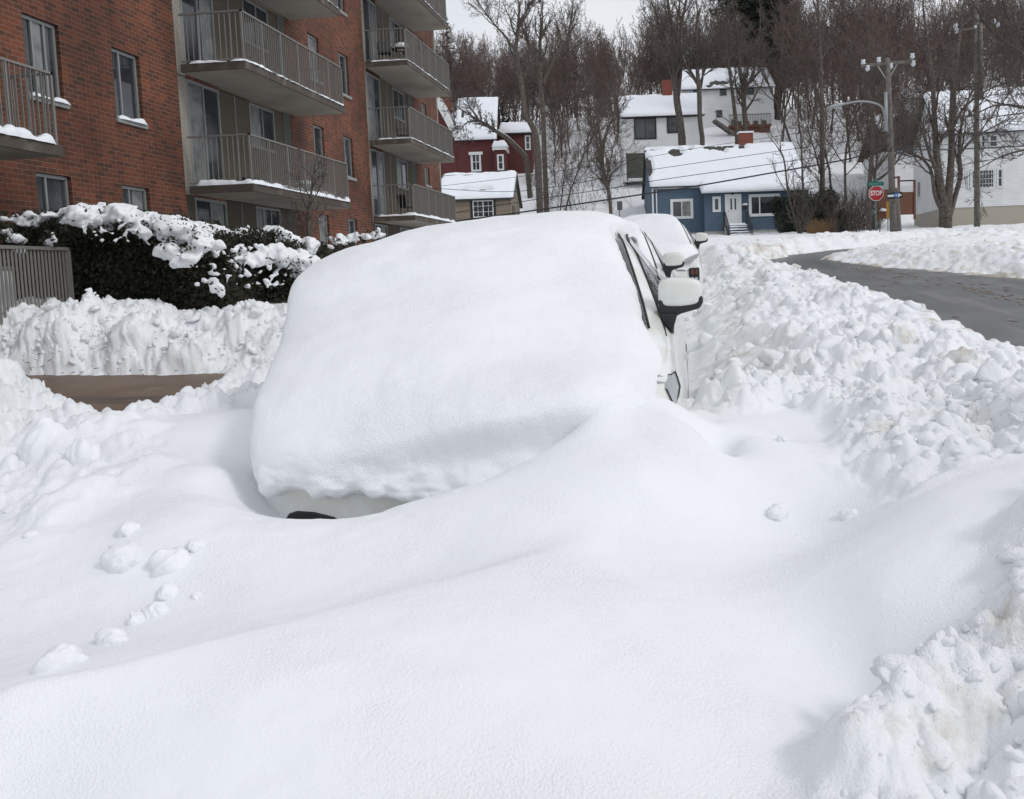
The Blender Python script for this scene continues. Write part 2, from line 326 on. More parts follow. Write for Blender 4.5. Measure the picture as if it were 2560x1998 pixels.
# ================================================================== TERRAIN
SL = .065
CAR_X, CAR_Y = -.97, 3.45
def ground(X, Y):
    """bare ground: the street climbs, the hillside behind it climbs steeper"""
    X = np.asarray(X, float); Y = np.asarray(Y, float)
    z = SL*np.minimum(Y, 35)+.046*np.clip(Y-35, 0, 165)
    yb = 69+np.clip(X-6, 0, 30)*.35
    e = Y-yb
    sp = np.where(e > 12, e, np.log1p(np.exp(np.clip(e/1.8, -30, 30)))*1.8)
    z = z+.335*np.minimum(sp, 42)+.13*np.clip(sp-45, 0, 90)
    z = z+np.clip(X-12, 0, 60)*.012*np.clip((Y-30)/40, 0, 1)
    return z
def seg_d(X, Y, P, closed=False):
    """distance to a polyline, and the interpolated 3rd column"""
    best = np.full(X.shape, 1e9); val = np.zeros(X.shape); side = np.zeros(X.shape)
    n = len(P)
    for i in range(n if closed else n-1):
        a = P[i]; b = P[(i+1) % n]; dx = b[0]-a[0]; dy = b[1]-a[1]; L2 = dx*dx+dy*dy+1e-12
        t = np.clip(((X-a[0])*dx+(Y-a[1])*dy)/L2, 0, 1); px = a[0]+t*dx; py = a[1]+t*dy
        d = np.hypot(X-px, Y-py); q = d < best; best = np.where(q, d, best)
        if len(a) > 2: val = np.where(q, a[2]*(1-t)+b[2]*t, val)
        side = np.where(q, (X-a[0])*dy-(Y-a[1])*dx, side)
    return best, val, side          # side > 0: right of the direction of travel
def inpoly(X, Y, P):
    c = np.zeros(X.shape, bool); n = len(P)
    for i in range(n):
        x0, y0 = P[i][:2]; x1, y1 = P[(i+1) % n][:2]
        if y0 == y1: continue
        c ^= ((y0 > Y) != (y1 > Y)) & (X < (x1-x0)*(Y-y0)/(y1-y0)+x0)
    return c
def sdf(X, Y, P):
    d, _, _ = seg_d(X, Y, P, True); return np.where(inpoly(X, Y, P), -d, d)
ROAD = [(3.3, -6), (3.2, 2), (3.0, 6), (2.75, 9), (2.5, 12), (2.2, 16), (1.65, 22), (1.35, 28.4), (5.1, 33.3), (9, 36.5), (16, 40), (26, 43), (27, 38), (17, 35.5), (9, 32.3), (5.4, 29.9), (3.6, 28.2), (4.7, 23.6), (6.4, 18.9), (8.0, 14), (9.3, 8), (10, 2), (10, -6)]
DRIVE = [(-10.9, 7.6), (-9.3, 7.2), (-7.0, 6.7), (-5.6, 6.2), (-4.9, 6.1), (-4.4, 6.7), (-3.9, 7.6), (-3.4, 8.8), (-3.2, 10.0), (-4.6, 9.95), (-6.2, 10.0), (-7.8, 10.15), (-10.9, 10.5)]
# ---- near smooth drifts: (px, py, z) read off the drift forms, solved to X,Y on that height, plus direct X,Y,z
_pk = [(0, 1745, .80), (310, 1665, .82), (620, 1580, .84), (1000, 1480, .86), (1300, 1400, .875), (1600, 1300, .88), (1800, 1180, .88),
       (0, 1990, .66), (640, 1990, .68), (1280, 1990, .68), (1800, 1990, .66), (600, 1800, .76), (1300, 1700, .78), (1900, 1700, .72), (1500, 1500, .83),
       (30, 1560, .73), (300, 1490, .76), (520, 1460, .78), (250, 1380, .82), (100, 1280, .86), (420, 1300, .89), (480, 1240, .925), (560, 1335, .865), (330, 1240, .90),
       (800, 1440, .80), (1100, 1370, .845),
       (574, 1264, .895), (690, 1283, .885), (809, 1288, .88), (1000, 1258, .90), (1125, 1222, .93), (1260, 1180, .97), (1383, 1125, 1.03), (1450, 1052, 1.10), (1483, 1004, 1.17),
       (240, 1150, .93), (400, 1092, .99), (560, 1042, 1.045), (633, 1022, 1.07), (150, 1210, .87), (430, 1190, .935), (540, 1170, .94),
       (1600, 1180, 1.0), (1795, 1062, 1.0), (1950, 1035, 1.0), (2120, 1002, 1.0), (1950, 1100, .95), (1850, 1250, .88), (2050, 1350, .80),
       (1475, 1040, 1.09), (2150, 1700, .66), (2344, 1242, .98), (2300, 1330, .93), (2200, 1500, .82)]
_pt = [(-1.72, 3.36, .78), (-1.3, 3.30, .68), (-.85, 3.36, .80), (-.5, 3.62, 1.03), (-.27, 3.47, 1.14), (-.24, 3.26, 1.08), (-.06, 3.62, 1.10), (.0, 3.42, 1.05), (.10, 3.85, 1.02), (-.28, 3.75, 1.15), (-.10, 3.9, 1.08), (.16, 3.5, .985), (-1.96, 3.7, .90), (-2.05, 4.3, 1.0), (-2.5, 3.7, .965), (-2.9, 3.9, .955), (-2.55, 4.2, 1.03), (-2.3, 5.2, .98), (-3.0, 4.6, .95), (-3.4, 3.4, .87), (-3.0, 2.4, .62),
       (-.2, 4.2, 1.0), (.2, 4.5, .95), (.5, 4.75, .90), (.9, 5.2, .86), (.3, 5.6, .84), (-4.5, 4.5, .78), (-3.7, 5.4, .74), (-3.1, 4.9, .86), (-4, 1.5, .6), (-2.5, .3, .55), (0, .3, .55), (2, .3, .7), (2.2, 2.5, .95), (2.2, 4.5, 1.0), (-1, 5, 1.0), (-1, 7, 1.0), (-3, 6.2, .95), (.2, 7, .95), (2, 7, 1.0)]
_P = []
for a, b, z in _pk:
    q = onZ(a, b, z); _P.append((q[0], q[1], z))
_P = np.array(_P+_pt)
def _tps(P, lam=.0008):
    n = len(P); d = np.hypot(P[:, 0][:, None]-P[:, 0], P[:, 1][:, None]-P[:, 1]); K = d*d*np.log(d+1e-9)+np.eye(n)*lam
    Q = np.c_[np.ones(n), P[:, :2]]; A = np.zeros((n+3, n+3)); A[:n, :n] = K; A[:n, n:] = Q; A[n:, :n] = Q.T
    return np.linalg.solve(A, np.r_[P[:, 2]-SL*P[:, 1], 0, 0, 0])
_w = _tps(_P)
CREST = [(*onZ(a, b, z)[:2], am) for a, b, z, am in ((-300, 1830, .80, .13), (0, 1745, .80, .13), (310, 1665, .82, .12), (620, 1580, .84, .10), (1000, 1480, .86, .07), (1300, 1400, .875, .045), (1500, 1330, .88, .02), (1600, 1300, .88, .0))]
CREST = [tuple(q) for q in catmull(CREST, 8)]
def near_depth(X, Y):
    out = np.zeros(X.shape); n = len(_P)
    for i in range(n):
        d2 = (X-_P[i, 0])**2+(Y-_P[i, 1])**2; out += _w[i]*.5*d2*np.log(d2+1e-12)
    out = out+_w[n]+_w[n+1]*X+_w[n+2]*Y
    # crisp wind crest: the snow drops away just behind this line
    dd, amp, side = seg_d(X, Y, CREST); q = (side < 0)
    out = out-np.where(q, amp*(1-np.exp(-(dd/.10)**2))*np.exp(-dd/.75), 0)
    return out
# banks: x, y, crest height above ground
BANK_R = [(1.0, -1, 0.42), (1.3, 1.0, 0.42), (1.6, 2.2, 0.42), (1.7, 3.6, 0.33), (1.65, 5.0, 0.24), (1.6, 6.5, 0.2), (1.5, 8.5, 0.17), (1.4, 11, 0.18), (1.25, 14, 0.18), (1.1, 17, 0.18), (.9, 21, .14), (.8, 27, .04)]
BANK_L = [(-5.6, 3.2, .55), (-5.05, 4.8, .72), (-4.75, 5.5, .78), (-4.35, 5.75, .52), (-4.2, 6.1, .08), (-4.0, 6.3, .08), (-3.65, 6.6, .36), (-3.3, 7.4, .46), (-3.05, 8.6, .48), (-2.9, 10.5, .5), (-2.7, 14, .55), (-2.6, 20, .5), (-2.6, 30, .5)]
BANK_W = [(-13, 11.9, 0.59), (-9.3, 11.5, 0.70), (-8.7, 11.3, 0.53), (-8.1, 11.15, 0.78), (-7.75, 11.1, 0.89), (-7.3, 11.0, 0.59), (-6.6, 11.0, 0.49), (-6.0, 11.0, 0.46), (-5.4, 11.0, 0.50), (-4.7, 10.9, 0.59), (-4.0, 10.9, 0.61), (-3.3, 11.0, 0.52)]
BANK_F = [(10.4, 10, .62), (9.3, 15, .60), (8.4, 18.5, .55), (7.2, 21.5, .42), (5.9, 25.5, .26), (5.2, 27.8, .22), (6.6, 29.6, .42), (9.5, 30.7, .5), (15, 33.4, .6)]
BANK_B = [(1.3, 29.6, .45), (4.6, 34.6, .4), (9, 37.8, .4), (16, 41.5, .4)]
CHUNK_R = [(.12, .2), (.18, 1.3), (.28, 1.75), (.52, 2.05), (.78, 2.3), (.98, 2.55), (1.25, 2.72), (1.32, 2.95), (1.0, 3.05), (.70, 3.0), (.62, 3.35), (.60, 3.8), (.62, 4.2), (.42, 4.35), (.2, 4.2), (.04, 4.15), (.0, 5), (.0, 6.6), (.05, 8), (.1, 30), (8, 30), (8, .2)]
CHUNK_L = [(-2.15, 5.3), (-2.75, 4.75), (-3.05, 4.15), (-2.6, 3.55), (-2.45, 3.1), (-2.75, 2.6), (-3.4, 2.2), (-5, 1.6), (-9, 1), (-9, 8), (-2.1, 8)]
def bank(X, Y, P, wl, wr, pl=2., pr=2.):
    d, h, s = seg_d(X, Y, P); w = np.where(s > 0, wr, wl)
    return h*np.clip(1-(d/w)**2, 0, 1)**np.where(s > 0, pr, pl)
def snow(X, Y):
    """returns height above bare ground, dirt"""
    X = np.asarray(X, float); Y = np.asarray(Y, float)
    dflt = .42-.22*sst(35, 55, Y)+.10*fbm(X*.35, Y*.35, 3)+.04*fbm(X*1.3, Y*1.3, 5)
    nd = np.clip(near_depth(np.clip(X, -4.6, 2.6), np.clip(Y, .2, 6.5)), .2, 1.1)
    w = (1-sst(4.7, 6.4, Y))*(1-sst(3.6, 5.2, -X))*(1-sst(1.7, 2.6, X))
    # street strip where the cars stand, thin snow between cars and the bank
    strip = np.clip(1-np.abs(X+.9)/1.7, 0, 1); dcar = .12+.25*(1-sst(0, .4, strip))+.16*sst(-.1, .3, X)*(Y < 13)
    dflt = np.where((Y < 8.5) & (X < -2.9), .20+.05*fbm(X*2, Y*2, 8), dflt)
    dflt = np.where((Y < 32) & (X > -2.9) & (X < 1.1), dcar*1+.06*fbm(X*2, Y*2, 8), dflt)
    d = dflt*(1-w)+nd*w
    A = np.zeros_like(X); dirt = np.zeros_like(X)
    def addbank(P, wl, wr, amp, dr, pl=2., pr=2., k=.08, near=True):
        nonlocal d, A, dirt
        wob = 1+.25*fbm(X*.9, Y*.9, 31)+.22*fbm(X*2.6, Y*2.6, 33, 3)
        b = bank(X, Y, P, wl*(1+0*wob), wr, pl, pr)*wob
        d = smax(d, b, k); m = sst(.04, .22, b); A = np.maximum(A, amp*m); dirt = np.maximum(dirt, dr*m)
    addbank(BANK_R, 1.85, 1.35, .85, .28, pl=.85, pr=.8)
    addbank(BANK_L, 1.0, 1.1, .60, .14, pl=1.1, pr=1.0)
    addbank(BANK_W, 1.8, 1.1, .80, .03, pl=.8, pr=.75)
    addbank(BANK_F, 3.6, 3.0, .40, .34, pl=1.0, pr=1.6)
    addbank(BANK_B, 1.6, 1.2, .5, .3)
    # smooth drift region in front keeps its skin: chunk field limits
    Ck = CHUNK_R; Lk = CHUNK_L
    nz = .12*fbm(X*3.1, Y*3.1, 61, 3)
    ck = 1-sst(-.10, .16, sdf(X, Y, Ck)+nz)
    lk = 1-sst(-.05, .5, sdf(X, Y, Lk)+nz*2)
    nearR = (Y < 6.6) & (X > -1)
    A = np.where(nearR, (.66+.2*sst(2.8, 4.5, Y))*ck, A); dirt = np.where(nearR, .24*ck, dirt)
    nearL = (Y < 6.0) & (X <= -1)
    fade = sst(2.6, 4.4, Y)*.75+.10
    A = np.where(nearL, lk*fade, A); dirt = np.where(nearL, .08*lk, dirt)
    # lumps
    d = d+(1-A)*(.008*fbm(X*2.2+Y*.8, Y*5-X*1.4, 80, 4)+.0035*fbm(X*9+Y*4, Y*22-X*7, 84, 2)*sst(-.1, .4, fbm(X*.9, Y*.9, 88, 2)))
    # cleared road and driveway
    nz2 = .22*fbm(X*1.1, Y*1.1, 90, 4)+.05*fbm(X*6, Y*6, 95, 2)
    rs = sdf(X, Y, ROAD)+nz2; r = np.where(X > 3.0+.0*Y, sst(-.3, 1.7, rs), sst(-.32, .06, rs)); d = d*r-.08*(1-r)
    nz3 = .12*fbm(X*2.1, Y*2.1, 97, 4)+.05*fbm(X*7, Y*7, 99, 2)
    ds_ = sdf(X, Y, DRIVE)+nz3; r2 = np.where(Y > 9.3, sst(-.06, .55+.25*vn(X*1.3, X*0, 93), ds_), sst(-.10, .10, ds_)); d = d*r2-.08*(1-r2)
    A = A*sst(-.3, .12, rs)*sst(-.04, .10, ds_)
    q = A > .01
    if q.any():
        x, y = X[q], Y[q]
        lump = boulders(x, y, .8, 90, .7)*.22+boulders(x, y, .5, 100, .85)*.40+boulders(x, y, .27, 200, .9)*.50+boulders(x, y, .13, 300, .9)*.60
        nr = (y < 14); lf = np.zeros_like(x); lf[nr] = boulders(x[nr], y[nr], .06, 400, .85)*.7+.012*fbm(x[nr]*24, y[nr]*24, 75, 2); lump = lump+lf
        d[q] = d[q]+A[q]*(lump-.10+.045*fbm(x*4, y*4, 71, 3)+np.where(y < 16, .02, .0)*fbm(x*17, y*17, 72, 2))
    dirt = dirt+.42*(1-sst(.0, .35, rs))+.12*(1-sst(.05, .22, ds_))*(Y > 8.5)
    dirt = dirt+.32*np.clip(1-np.abs(X-.35)/.3, 0, 1)*(Y > 6.2)*(Y < 12)
    return d, dirt, np.clip(A*1.2, 0, 1)
def surf(x, y):
    x = np.array([[float(x)]]); y = np.array([[float(y)]]); return float((ground(x, y)+snow(x, y)[0])[0, 0])
def gnd(x, y): return float(ground(np.array(x), np.array(y)))
# ---- snow lying on the first car, as a control net in the place's coordinates (rows from front lip to rear)
NET = [
 [(-1.66, 3.66, .83), (-1.63, 3.56, .84), (-1.52, 3.47, .85), (-1.25, 3.43, .83), (-.92, 3.42, .78), (-.62, 3.42, .78), (-.35, 3.52, .80), (-.10, 3.76, .80)],
 [(-1.74, 3.60, .88), (-1.70, 3.47, .88), (-1.60, 3.37, .885), (-1.28, 3.33, .88), (-.95, 3.33, .86), (-.64, 3.34, .88), (-.34, 3.46, .90), (-.10, 3.74, .86)],
 [(-1.77, 3.60, .94), (-1.73, 3.45, .94), (-1.62, 3.35, .95), (-1.28, 3.32, .95), (-.97, 3.355, .98), (-.66, 3.41, 1.02), (-.36, 3.50, 1.03), (-.10, 3.74, .95)],
 [(-1.79, 3.62, 1.0), (-1.75, 3.46, 1.02), (-1.64, 3.37, 1.04), (-1.28, 3.32, 1.05), (-1.0, 3.32, 1.10), (-.66, 3.36, 1.15), (-.34, 3.47, 1.16), (-.10, 3.76, 1.04)],
 [(-1.83, 3.74, .95), (-1.80, 3.60, 1.14), (-1.69, 3.52, 1.20), (-1.30, 3.48, 1.24), (-1.0, 3.47, 1.26), (-.66, 3.51, 1.25), (-.30, 3.62, 1.245), (-.10, 3.88, 1.13)],
 [(-1.90, 3.95, .95), (-1.88, 3.90, 1.23), (-1.78, 3.86, 1.36), (-1.36, 3.82, 1.43), (-1.0, 3.82, 1.44), (-.62, 3.86, 1.38), (-.27, 3.92, 1.335), (-.105, 4.03, 1.24)],
 [(-2.00, 4.35, .95), (-2.0, 4.32, 1.43), (-1.88, 4.28, 1.57), (-1.42, 4.25, 1.62), (-1.0, 4.25, 1.63), (-.60, 4.27, 1.55), (-.31, 4.28, 1.47), (-.205, 4.30, 1.375)],
 [(-2.16, 4.78, 1.0), (-2.13, 4.76, 1.58), (-1.98, 4.72, 1.755), (-1.50, 4.67, 1.83), (-1.0, 4.66, 1.815), (-.62, 4.66, 1.74), (-.36, 4.66, 1.66), (-.265, 4.70, 1.555)],
 [(-2.05, 5.20, 1.1), (-2.03, 5.18, 1.68), (-1.86, 5.15, 1.865), (-1.45, 5.10, 1.935), (-1.0, 5.08, 1.94), (-.68, 5.06, 1.91), (-.45, 5.06, 1.82), (-.365, 5.08, 1.71)],
 [(-1.86, 5.60, 1.2), (-1.86, 5.60, 1.80), (-1.70, 5.60, 1.95), (-1.38, 5.58, 2.0), (-1.0, 5.55, 2.01), (-.74, 5.5, 2.0), (-.53, 5.48, 1.955), (-.45, 5.48, 1.85)],
 [(-1.80, 6.2, 1.25), (-1.76, 6.2, 1.83), (-1.60, 6.2, 1.97), (-1.30, 6.2, 2.04), (-1.0, 6.2, 2.06), (-.74, 6.2, 2.06), (-.52, 6.2, 2.00), (-.46, 6.2, 1.86)],
 [(-1.78, 7.2, 1.3), (-1.74, 7.2, 1.87), (-1.58, 7.2, 2.02), (-1.30, 7.2, 2.09), (-1.0, 7.2, 2.11), (-.70, 7.2, 2.09), (-.50, 7.2, 2.02), (-.44, 7.2, 1.9)],
 [(-1.75, 7.9, 1.2), (-1.70, 7.9, 1.6), (-1.55, 7.95, 1.75), (-1.30, 8.0, 1.8), (-1.0, 8.0, 1.82), (-.70, 8.0, 1.8), (-.50, 7.95, 1.72), (-.44, 7.9, 1.6)],
]
for r in NET[:5]:
    for k in range(len(r)): r[k] = (r[k][0], r[k][1]-.055-(.05 if k in (5, 6) else 0), r[k][2])
def netsurf(NETP, nu, nv):
    A = np.array(NETP, float); rows = [catmull(r, nv) for r in A]; A = np.stack(rows)      # rows x cols x 3
    cols = [catmull(A[:, j], nu) for j in range(A.shape[1])]; return np.stack(cols, 1)
for r in NET[:3]:
    for k in range(len(r)): r[k] = (r[k][0], r[k][1], r[k][2]-.022)
G1 = netsurf(NET, 22, 24)
# ================================================================== TERRAIN MESH
def build_terrain():
    ys = [.25]
    while ys[-1] < 46: ys.append(ys[-1]+max(.014, .0048*ys[-1]))
    n1 = len(ys)
    while ys[-1] < 215: ys.append(ys[-1]*1.012)
    ys = np.array(ys); sx = np.concatenate([np.linspace(-1.25, -.86, 50, endpoint=False), np.linspace(-.86, .52, 800, endpoint=False), np.linspace(.52, .95, 60)])
    Y, Sx = np.meshgrid(ys, sx, indexing='ij'); X = Sx*(Y+1.0)
    d = np.empty_like(X); dirt = np.zeros_like(X)
    ro = np.zeros_like(X); d[:n1], dirt[:n1], ro[:n1] = snow(X[:n1], Y[:n1])
    xf, yf = X[n1:], Y[n1:]; d[n1:] = .28+.12*fbm(xf*.35, yf*.35, 3)+.10*fbm(xf*1.1, yf*1.1, 5)
    # overhang: shift lumps sideways a little
    Z = ground(X, Y)+d
    k = .35*np.clip(d-.25, 0, .5)*(Y > 4)
    gx = vn(X*4, Y*4, 501)*.07; gy = vn(X*4, Y*4, 502)*.07
    # rough broken face of the long cut bank
    fz = sst(9.7, 10.1, Y)*(1-sst(11.0, 11.8, Y))*sst(.03, .2, d)*(X < -2.8)
    gx = gx*k+fz*.03*fbm(X*4+3, Z*9, 511, 2); gy = gy*k+fz*(.10*fbm(X*2.2, Z*3.5, 512, 2)-.28*boulders(X, Z*1.2, .16, 513, .8))
    V = np.stack([X+gx, Y+gy, Z], -1).reshape(-1, 3)
    o = meshnp('snow_ground', V, gridF(len(ys), len(sx))[:, ::-1], M['snowG'])
    a = o.data.attributes.new('dirt', 'FLOAT', 'POINT'); a.data.foreach_set('value', dirt.ravel().astype(np.float32))
    a = o.data.attributes.new('rough', 'FLOAT', 'POINT'); a.data.foreach_set('value', ro.ravel().astype(np.float32))
    tag(o, 'deep white snow lying over the ground, drifted and thrown up in lumpy ploughed banks', None, None, 'structure')
    # wide coarse apron of snow around
    ys = np.linspace(-60, 330, 70); xs = np.linspace(-260, 260, 80); Y, X = np.meshgrid(ys, xs, indexing='ij')
    Z = ground(X, Y)+np.where((Y > .2) & (Y < 211) & (X > -1.27*(Y+1)) & (X < .97*(Y+1)), -1.2, .25)
    o = meshnp('snow_field', np.stack([X, Y, Z], -1), gridF(len(ys), len(xs))[:, ::-1], M['snow_far']); tag(o, 'plain snow beyond the street', None, None, 'structure')
    # asphalt sheets
    def sheet(name, P, m_, pad, label, step):
        x0, x1 = min(p[0] for p in P)-pad, max(p[0] for p in P)+pad; y0, y1 = min(p[1] for p in P)-pad, max(p[1] for p in P)+pad
        xs = np.arange(x0, x1, step); ys = np.arange(y0, y1, step); Y, X = np.meshgrid(ys, xs, indexing='ij')
        s_ = sdf(X, Y, P) < .45; F = gridF(len(ys), len(xs))[:, ::-1]; keep = s_.ravel()[F].all(1)
        Z = ground(X, Y)+.004*fbm(X*1.5, Y*1.5, 12)
        o = meshnp(name, np.stack([X, Y, Z], -1), F[keep], m_); tag(o, label, None, None, 'structure')
    sheet('road', ROAD, M['asphalt'], .6, 'wet grey ploughed asphalt street', .25)
    sheet('driveway', DRIVE, M['drive'], .6, 'wet brown cleared driveway', .15)
build_terrain()
# thin brown slush streaks on the road are stuff
def slush():
    rng = np.random.RandomState(4); V = []; F = []
    tr = [(3.9, 25.5), (4.4, 22), (4.9, 19), (5.1, 16), (5.3, 13), (5.0, 10.5)]
    C = catmull([(a, b, 0) for a, b in tr], 12)
    for i in range(300):
        if rng.rand() < .72: c = C[rng.randint(len(C))]; x = c[0]+rng.normal()*.22; y = c[1]+rng.normal()*.3
        else: x = rng.uniform(2.6, 7.5); y = rng.uniform(9, 28)
        if not inpoly(np.array([[x]]), np.array([[y]]), ROAD)[0, 0]: continue
        r = rng.uniform(.015, .07); el = rng.uniform(1., 2.6); n = 9; b = len(V)
        for j in range(n):
            t = 2*pi*j/n; rr = r*rng.uniform(.6, 1.1); px, py = x+rr*cos(t), y+rr*el*sin(t); V.append((px, py, gnd(px, py)+.006))
        V.append((x, y, gnd(x, y)+.012+r*.12)); F += [(b+j, b+(j+1) % n, b+n) for j in range(n)]
    o = meshnp('slush', V, F, mat('slush', (.13, .105, .08), .8, noise=(20, (.26, .23, .20), .4, .6))); tag(o, 'brown slush crumbs strewn on the road', 'slush', None, 'stuff')
slush()
# ================================================================== CHUNKS: loose blocks all over the ploughed banks (nobody could count them)
def proto_lump(seed, sub):
    import bmesh
    bm = bmesh.new(); bmesh.ops.create_icosphere(bm, subdivisions=sub, radius=1)
    V = np.array([v.co[:] for v in bm.verts]); F = np.array([[v.index for v in f.verts] for f in bm.faces]); bm.free()
    rng = np.random.RandomState(seed)
    for _ in range(18):                      # broken faces: flatten towards random planes
        n = rng.normal(size=3); n /= np.linalg.norm(n); c = rng.uniform(.42, .85); t = V@n; V = V-np.outer(np.clip(t-c, 0, None)*.85, n)
    n = fbm(V[:, 0]*2+V[:, 2]*1.7, V[:, 1]*2-V[:, 2]*1.3, seed, 3)*.12+fbm(V[:, 0]*6+V[:, 2]*4, V[:, 1]*6-V[:, 2]*5, seed+3, 2)*.06
    return V*(1+n)[:, None], F
def chunks():
    rng = np.random.RandomState(11); pb = [proto_lump(i, 3) for i in range(8)]; ps = [proto_lump(20+i, 2) for i in range(8)]
    Vs, Fs, Ds, n0 = [], [], [], 0
    cand = []
    def along(P, n, spread, lo, hi, jy=.0, smin=.012, smax_=.21):
        P = np.array(P); L = np.r_[0, np.cumsum(np.hypot(*np.diff(P[:, :2], axis=0).T))]
        for _ in range(n):
            # denser near the camera
            t = lo+(hi-lo)*rng.rand()**1.7; x = np.interp(t*L[-1], L, P[:, 0])+rng.uniform(-spread[0], spread[1]); y = np.interp(t*L[-1], L, P[:, 1])+rng.uniform(-jy, jy)
            r = smin*(smax_/smin)**(rng.rand()**2.9)*min(1, .22+y/9); cand.append((x, y, r))
    along(BANK_R, 5200, (1.7, 1.25), .07, .95)
    along(BANK_L, 750, (1.5, .9), .0, .7)
    along([(a, b-.45, c) for a, b, c in BANK_W], 4200, (.3, .3), .25, 1, .62, .012, .11)
    along(BANK_F, 900, (2.2, 1.6), .1, 1, .5, .025, .10)
    for _ in range(2600): cand.append((rng.uniform(.2, 1.6), rng.uniform(1.3, 5.5), .006*(.075/.006)**(rng.rand()**1.8)))
    for _ in range(60): cand.append((rng.uniform(-2.9, -1.6), rng.uniform(2.3, 3.2), .012+.03*rng.rand()**2))
    for px, py, D, r in ((1960, 900, 6.6, .21), (1800, 845, 7.0, .10), (2360, 770, 8.6, .17), (2130, 700, 12.5, .17), (2030, 695, 13.5, .22), (2250, 800, 7.6, .16), (2160, 770, 8.6, .15), (1900, 735, 10, .13), (2480, 940, 5.0, .17), (2300, 960, 5.2, .14), (1850, 770, 8.5, .16)):
        p = at(px, py, D); cand.append((p[0], p[1], r))
    c = np.array(cand); X = c[:, 0][None]; Y = c[:, 1][None]
    h, dr, _ = snow(X, Y); h = h[0]; dr = dr[0]; Z = ground(X, Y)[0]+h
    Ck = sdf(X, Y, CHUNK_R)[0]; Lk = sdf(X, Y, CHUNK_L)[0]
    for i, (x, y, r) in enumerate(cand):
        if h[i] < .10: continue
        if y < 6.5 and x > -1 and Ck[i] > .03: continue
        if y < 6.0 and x <= -1 and Lk[i] > -.05 and r > .04: continue
        if y < 12 and -2.2 < x < .12: continue
        V, F = (pb if r*9 > y*.12 and r > .05 else ps)[rng.randint(8)]
        q = rng.normal(size=(3, 3)); Q, _ = np.linalg.qr(q); W_ = (V*np.array([1, rng.uniform(.55, 1), rng.uniform(.35, .95)]))@Q.T*r
        W_[:, 2] *= .85; W_ += np.array([x, y, Z[i]+r*rng.uniform(-.75, .1)])
        Vs.append(W_); Fs.append(F+n0); Ds.append(np.full(len(V), max(0, dr[i]*.9-.03+rng.normal()*.03))); n0 += len(V)
    o = meshnp('snow_chunks', np.concatenate(Vs), np.concatenate(Fs), M['snowG']); a = o.data.attributes.new('dirt', 'FLOAT', 'POINT')
    a.data.foreach_set('value', np.concatenate(Ds).astype(np.float32)); a = o.data.attributes.new('rough', 'FLOAT', 'POINT'); a.data.foreach_set('value', np.ones(n0, np.float32)); tag(o, 'loose broken snow chunks strewn over the ploughed banks', 'snow chunks', None, 'stuff')
chunks()
# ================================================================== SNOW CLODS (countable lumps on the smooth drifts)
def lumpmesh(name, r, seed, squash=.75, sub=4, parent=None, m_=None, amp=.16):
    import bmesh
    bm = bmesh.new(); bmesh.ops.create_icosphere(bm, subdivisions=sub, radius=1)
    V = np.array([v.co[:] for v in bm.verts]); F = [[v.index for v in f.verts] for f in bm.faces]; bm.free()
    n = fbm(V[:, 0]*1.6+V[:, 2]*1.1, V[:, 1]*1.6-V[:, 2]*.9, seed, 3)*amp*1.6+fbm(V[:, 0]*5+V[:, 2]*3, V[:, 1]*5-V[:, 2]*3, seed+9, 3)*amp*.28
    V = V*(1+n)[:, None]*np.array([r, r*.85, r*squash])
    return meshnp(name, V, F, m_ or M['snow'], parent)
CL = [ # px, py, width px, squash, label
 (985, 0, 0, 0, '')][:0]
CLODS = [(486, 1376, 46, .9, 'small round snow clod standing alone on the smooth drift, highest of the scattered ones'),
 (490, 1500, 30, .7, 'tiny pointed snow clod at the right end of the scattered lumps'),
 (305, 1420, 110, .55, 'wide low snow clod half sunk in the drift, left of its equal neighbour'),
 (418, 1424, 96, .6, 'wide rounded snow clod half sunk in the drift, right of its equal neighbour'),
 (412, 1496, 60, .55, 'oval snow clod at the upper end of the descending row'),
 (384, 1541, 62, .75, 'peaked snow clod next to the ball-shaped one in the row'),
 (334, 1560, 50, 1.0, 'ball-shaped snow clod in the middle of the descending row'),
 (272, 1612, 84, .75, 'large knobbly snow clod second from the lower end of the row'),
 (140, 1668, 112, .6, 'largest long snow clod at the lower left beside the drift crest'),
 (318, 1340, 60, .5, 'faint sunken snow clod above the two wide ones'),
 (1952, 1106, 34, .9, 'small pointed snow clod alone on the drift right of the car'),
 (1945, 1296, 62, .75, 'round snow clod alone in the smooth snow left of the ploughed bank'),
 (2122, 1298, 50, .9, 'snow clod at the foot of the ploughed bank beside the smooth hump'),
 (108, 1130, 120, 1.1, 'big upright snow block at the left end of the smooth drift'),
 (196, 1150, 100, 1.15, 'tall egg-shaped snow block right of the big upright one')]
for i, (px, py, wpx, sq, lab) in enumerate(CLODS):
    r_ = ray(px, py); lo, hi = .8, 9.
    # march the view ray to the snow surface
    for D in np.arange(1.2, 8, .02):
        p = C_+r_*D
        if p[2] < surf(p[0], p[1]): break
    rad = wpx/2300*D/2
    sq = max(.85, sq); o = lumpmesh('snow_clod', rad, 40+i*7, sq, 4, amp=.22)
    rad *= 1.15; o.location = (p[0], p[1]+rad*.3, surf(p[0], p[1]+rad*.3)-rad*sq*.10); o.rotation_euler = (0, 0, i*1.3)
    tag(o, lab, 'snow clod', 'snow clods lying on the drifts')
